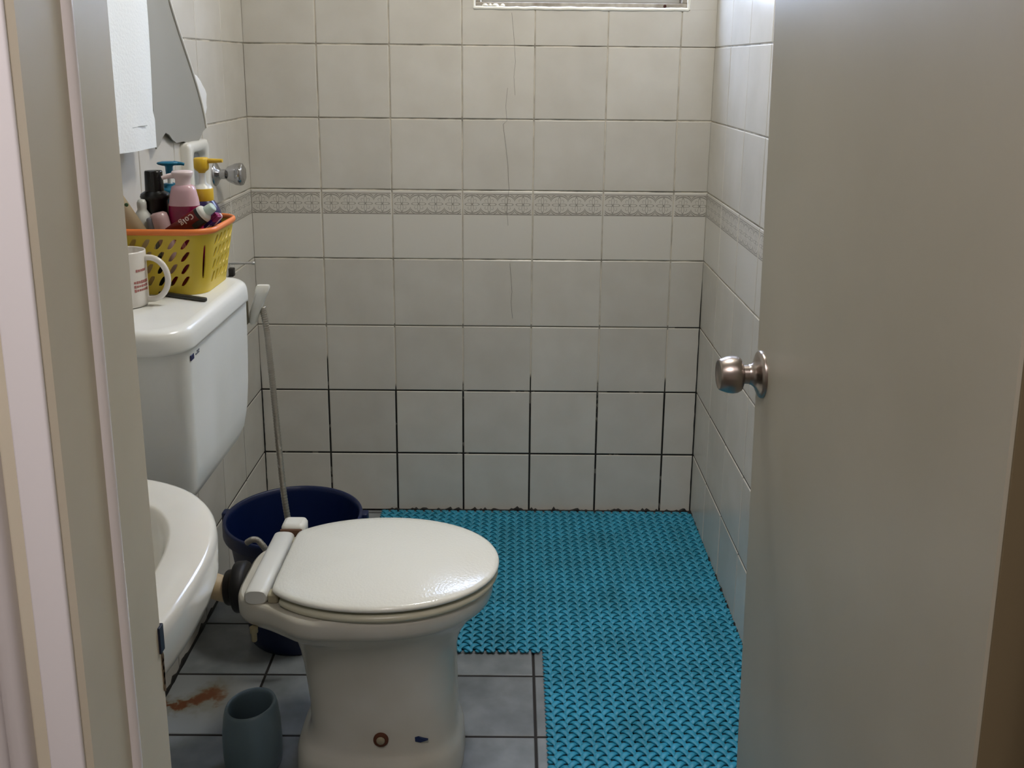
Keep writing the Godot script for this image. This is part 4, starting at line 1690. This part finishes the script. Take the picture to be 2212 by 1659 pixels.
# ------------------------------------------------------------------ on the left wall
func wall_things() -> void:
	# soap dish of glazed ceramic
	var s := thing("soap_dish", "white ceramic soap dish with a grey recess, fixed to the left wall behind the bottles", "soap dish", Vector3(0.0, 1.085, 0.49))
	var st := begin()
	xf = Transform3D(Basis(Vector3(0, 0, 1), -PI / 2), Vector3.ZERO)
	var hz := 0.072
	var hx := 0.072
	var rings := []
	for l in [[0.0, 0.0, 0.012], [0.016, 0.0, 0.012], [0.022, 0.003, 0.012], [0.025, 0.009, 0.012], [0.0245, 0.020, 0.02], [0.019, 0.026, 0.02], [0.0075, 0.029, 0.02]]:
		rings.append(rrect(0, 0, hx - l[1], hz - l[1], l[2], l[0], 6))
	loft(st, rings, true, false)
	part("dish_frame", st, m_ceramic, s)
	st = begin()
	rings = []
	for l in [[0.003, 0.030], [0.0085, 0.0295]]:
		rings.append(rrect(0, 0, hx - l[1], hz - l[1], 0.02, l[0], 6))
	loft(st, rings)
	part("recess", st, mat(Color(0.52, 0.53, 0.52), 0.3), s)
	xf = Transform3D.IDENTITY

	# chrome stop valve with a hexagonal knob
	var v := thing("stop_valve", "chrome stop valve with round flange and faceted knob on the left wall", "valve", Vector3(0.002, 1.0605, 0.318))
	xf = Transform3D(Basis(Vector3(0, 0, 1), -PI / 2), Vector3.ZERO)
	st = begin()
	lathe(st, [[0.0300, 0.0], [0.0300, 0.001], [0.027, 0.004], [0.018, 0.0085], [0.013, 0.013]], 36)
	part("flange", st, m_chrome, v)
	st = begin()
	lathe(st, [[0.0125, 0.010], [0.0125, 0.028]], 28)
	part("valve_neck", st, m_chrome, v)
	st = begin()
	rings = []
	for l in [[0.027, 0.014], [0.031, 0.018], [0.050, 0.0265], [0.062, 0.0285], [0.069, 0.0265], [0.072, 0.021], [0.0722, 0.006]]:
		var rg := PackedVector3Array()
		for i in 6:
			for k in 3:
				var a := TAU * (i + (k - 1) * 0.10) / 6.0
				rg.append(Vector3(l[1] * cos(a), l[0], -l[1] * sin(a)))
		rings.append(rg)
	loft(st, rings)
	part("valve_knob", st, m_chrome, v)
	xf = Transform3D.IDENTITY

	# slim chrome bar and its dark bracket
	var b := thing("wall_bar", "slim chrome bar with dark bracket on the left wall just above the cistern", "bar", Vector3(0.002, 0.82, 0.25))
	st = begin()
	tube(st, [Vector3(0.0, 0.0, 0.0), Vector3(0.060, 0.001, 0.0)], 0.0036, 12)
	tube(st, [Vector3(0.0595, 0.001, 0.0), Vector3(0.061, 0.001, 0.0), Vector3(0.066, 0.001, 0.0), Vector3(0.068, 0.001, 0.0)], [0.003, 0.0046, 0.0046, 0.003], 12)
	part("bar", st, mat(Color(0.80, 0.80, 0.80), 0.4, 0.7), b)
	st = begin()
	rbox(st, Vector3(0.006, -0.024, 0.0), Vector3(0.007, 0.011, 0.009), 0.002, 0.002)
	part("bracket", st, mat(Color(0.16, 0.15, 0.14), 0.5), b)

	# towel rail above the frame edge, a white towel and a grey cloth over it
	var r := thing("towel_rail", "chrome towel rail on the left wall that carries the white towel", "rail", Vector3(0.0, 1.72, 0.96))
	st = begin()
	tube(st, [Vector3(0.035, 0, -0.22), Vector3(0.035, 0, 0.22)], 0.006, 14)
	part("rail", st, m_chrome, r)
	for z in [-0.205, 0.205]:
		st = begin()
		xf = Transform3D(Basis(Vector3(0, 0, 1), -PI / 2), Vector3(0.0, 0, z))
		lathe(st, [[0.016, 0.0], [0.016, 0.004], [0.007, 0.007], [0.0065, 0.035]], 18)
		xf = Transform3D.IDENTITY
		part("rail_post", st, m_chrome, r)

	var tw := thing("towel", "white towel hanging in a long flat strip on the left wall beside the door frame", "towel", Vector3(0.044, 1.72, 0.945))
	st = begin()
	var grid := []
	for i in 33:
		var row := []
		var f := i / 32.0
		for j in 17:
			var u := j / 16.0
			var z := lerpf(0.16, -0.118, u)
			var y := 0.007 - 0.557 * f + 0.004 * (1.0 - u) * f
			var x := 0.0035 + 0.004 * sin(u * 9.0 + 1.0) * f + 0.002 * sin(f * 7.0 + u * 4.0)
			if f > 0.9:
				x += 0.003 * sin(u * 14.0)
			row.append(Vector3(x - 0.0 * f, y, z))
		grid.append(row)
	sheet(st, grid, 0.004)
	var twm := mat(Color(0.90, 0.91, 0.90), 0.9)
	twm.normal_enabled = true
	twm.normal_texture = noise_normal(121, 0.08, 4.0)
	twm.normal_scale = 0.2
	world_tri(twm, 6.0)
	part("cloth", st, twm, tw)
	st = begin()
	xf = Transform3D(Basis.IDENTITY, Vector3(0.0085, -0.505, -0.03))
	tube(st, [Vector3(0, 0, 0.035), Vector3(0.0005, 0.0008, 0.0), Vector3(0, 0, -0.035)], 0.0009, 6)
	xf = Transform3D.IDENTITY
	part("hem_stitch", st, mat(Color(0.66, 0.67, 0.66), 0.9), tw)

	var gc := thing("cloth", "grey cloth hanging askew on the left wall between the white towel and the corner", "cloth", Vector3(0.014, 1.72, 0.62))
	st = begin()
	grid = []
	for i in 37:
		var row := []
		var f := i / 36.0
		var y := -0.555 * f
		var zr := lerpf(0.045, -0.197, smoothstep(0.30, 1.0, f) * 0.75 + 0.25 * f)
		var zl := lerpf(0.14, 0.128, f)
		for j in 15:
			var u := j / 14.0
			var z := lerpf(zl, zr, u)
			var yy := y
			if f > 0.93:
				yy += (f - 0.93) * (0.22 * sin(u * 7.0) - 0.10 * sin(u * 17.0 + 1.0))
			var x := 0.004 * sin(u * 6.0 + f * 2.0) * f + 0.012 * pow(maxf(0.0, 1.0 - f * 2.2), 2.0) * 2.4
			row.append(Vector3(x, yy, z))
		grid.append(row)
	sheet(st, grid, 0.003)
	part("grey_cloth", st, mat(Color(0.60, 0.59, 0.555), 0.9), gc)
	# its white torn corner sticks out past the right edge
	st = begin()
	grid = []
	for i in 13:
		var row := []
		var f := i / 12.0
		var y := -0.400 - 0.125 * f
		var w := 0.095 * pow(sin(PI * pow(f, 0.8)), 0.7) + 0.002 + 0.004 * sin(f * 20.0)
		var z0 := lerpf(-0.115, -0.165, f)
		for j in 7:
			var u := j / 6.0
			row.append(Vector3(-0.002 + 0.003 * sin(u * 3.0), y - 0.01 * u, z0 - w * u))
		grid.append(row)
	sheet(st, grid, 0.002)
	part("torn_corner", st, mat(Color(0.90, 0.90, 0.89), 0.9), gc, "white torn corner")
	# folded border down the right edge, coloured paler to look lit
	st = begin()
	var edge := []
	for i in 25:
		var f := 0.25 + 0.72 * i / 24.0
		var zr := lerpf(0.045, -0.197, smoothstep(0.30, 1.0, f) * 0.75 + 0.25 * f)
		edge.append(Vector3(0.003 + 0.004 * sin(6.0 + f * 2.0) * f, -0.555 * f, zr - 0.001))
	tube(st, edge, 0.0030, 8)
	part("lit_edge_fold", st, mat(Color(0.88, 0.87, 0.84), 0.9), gc, "folded edge coloured pale as if lit")
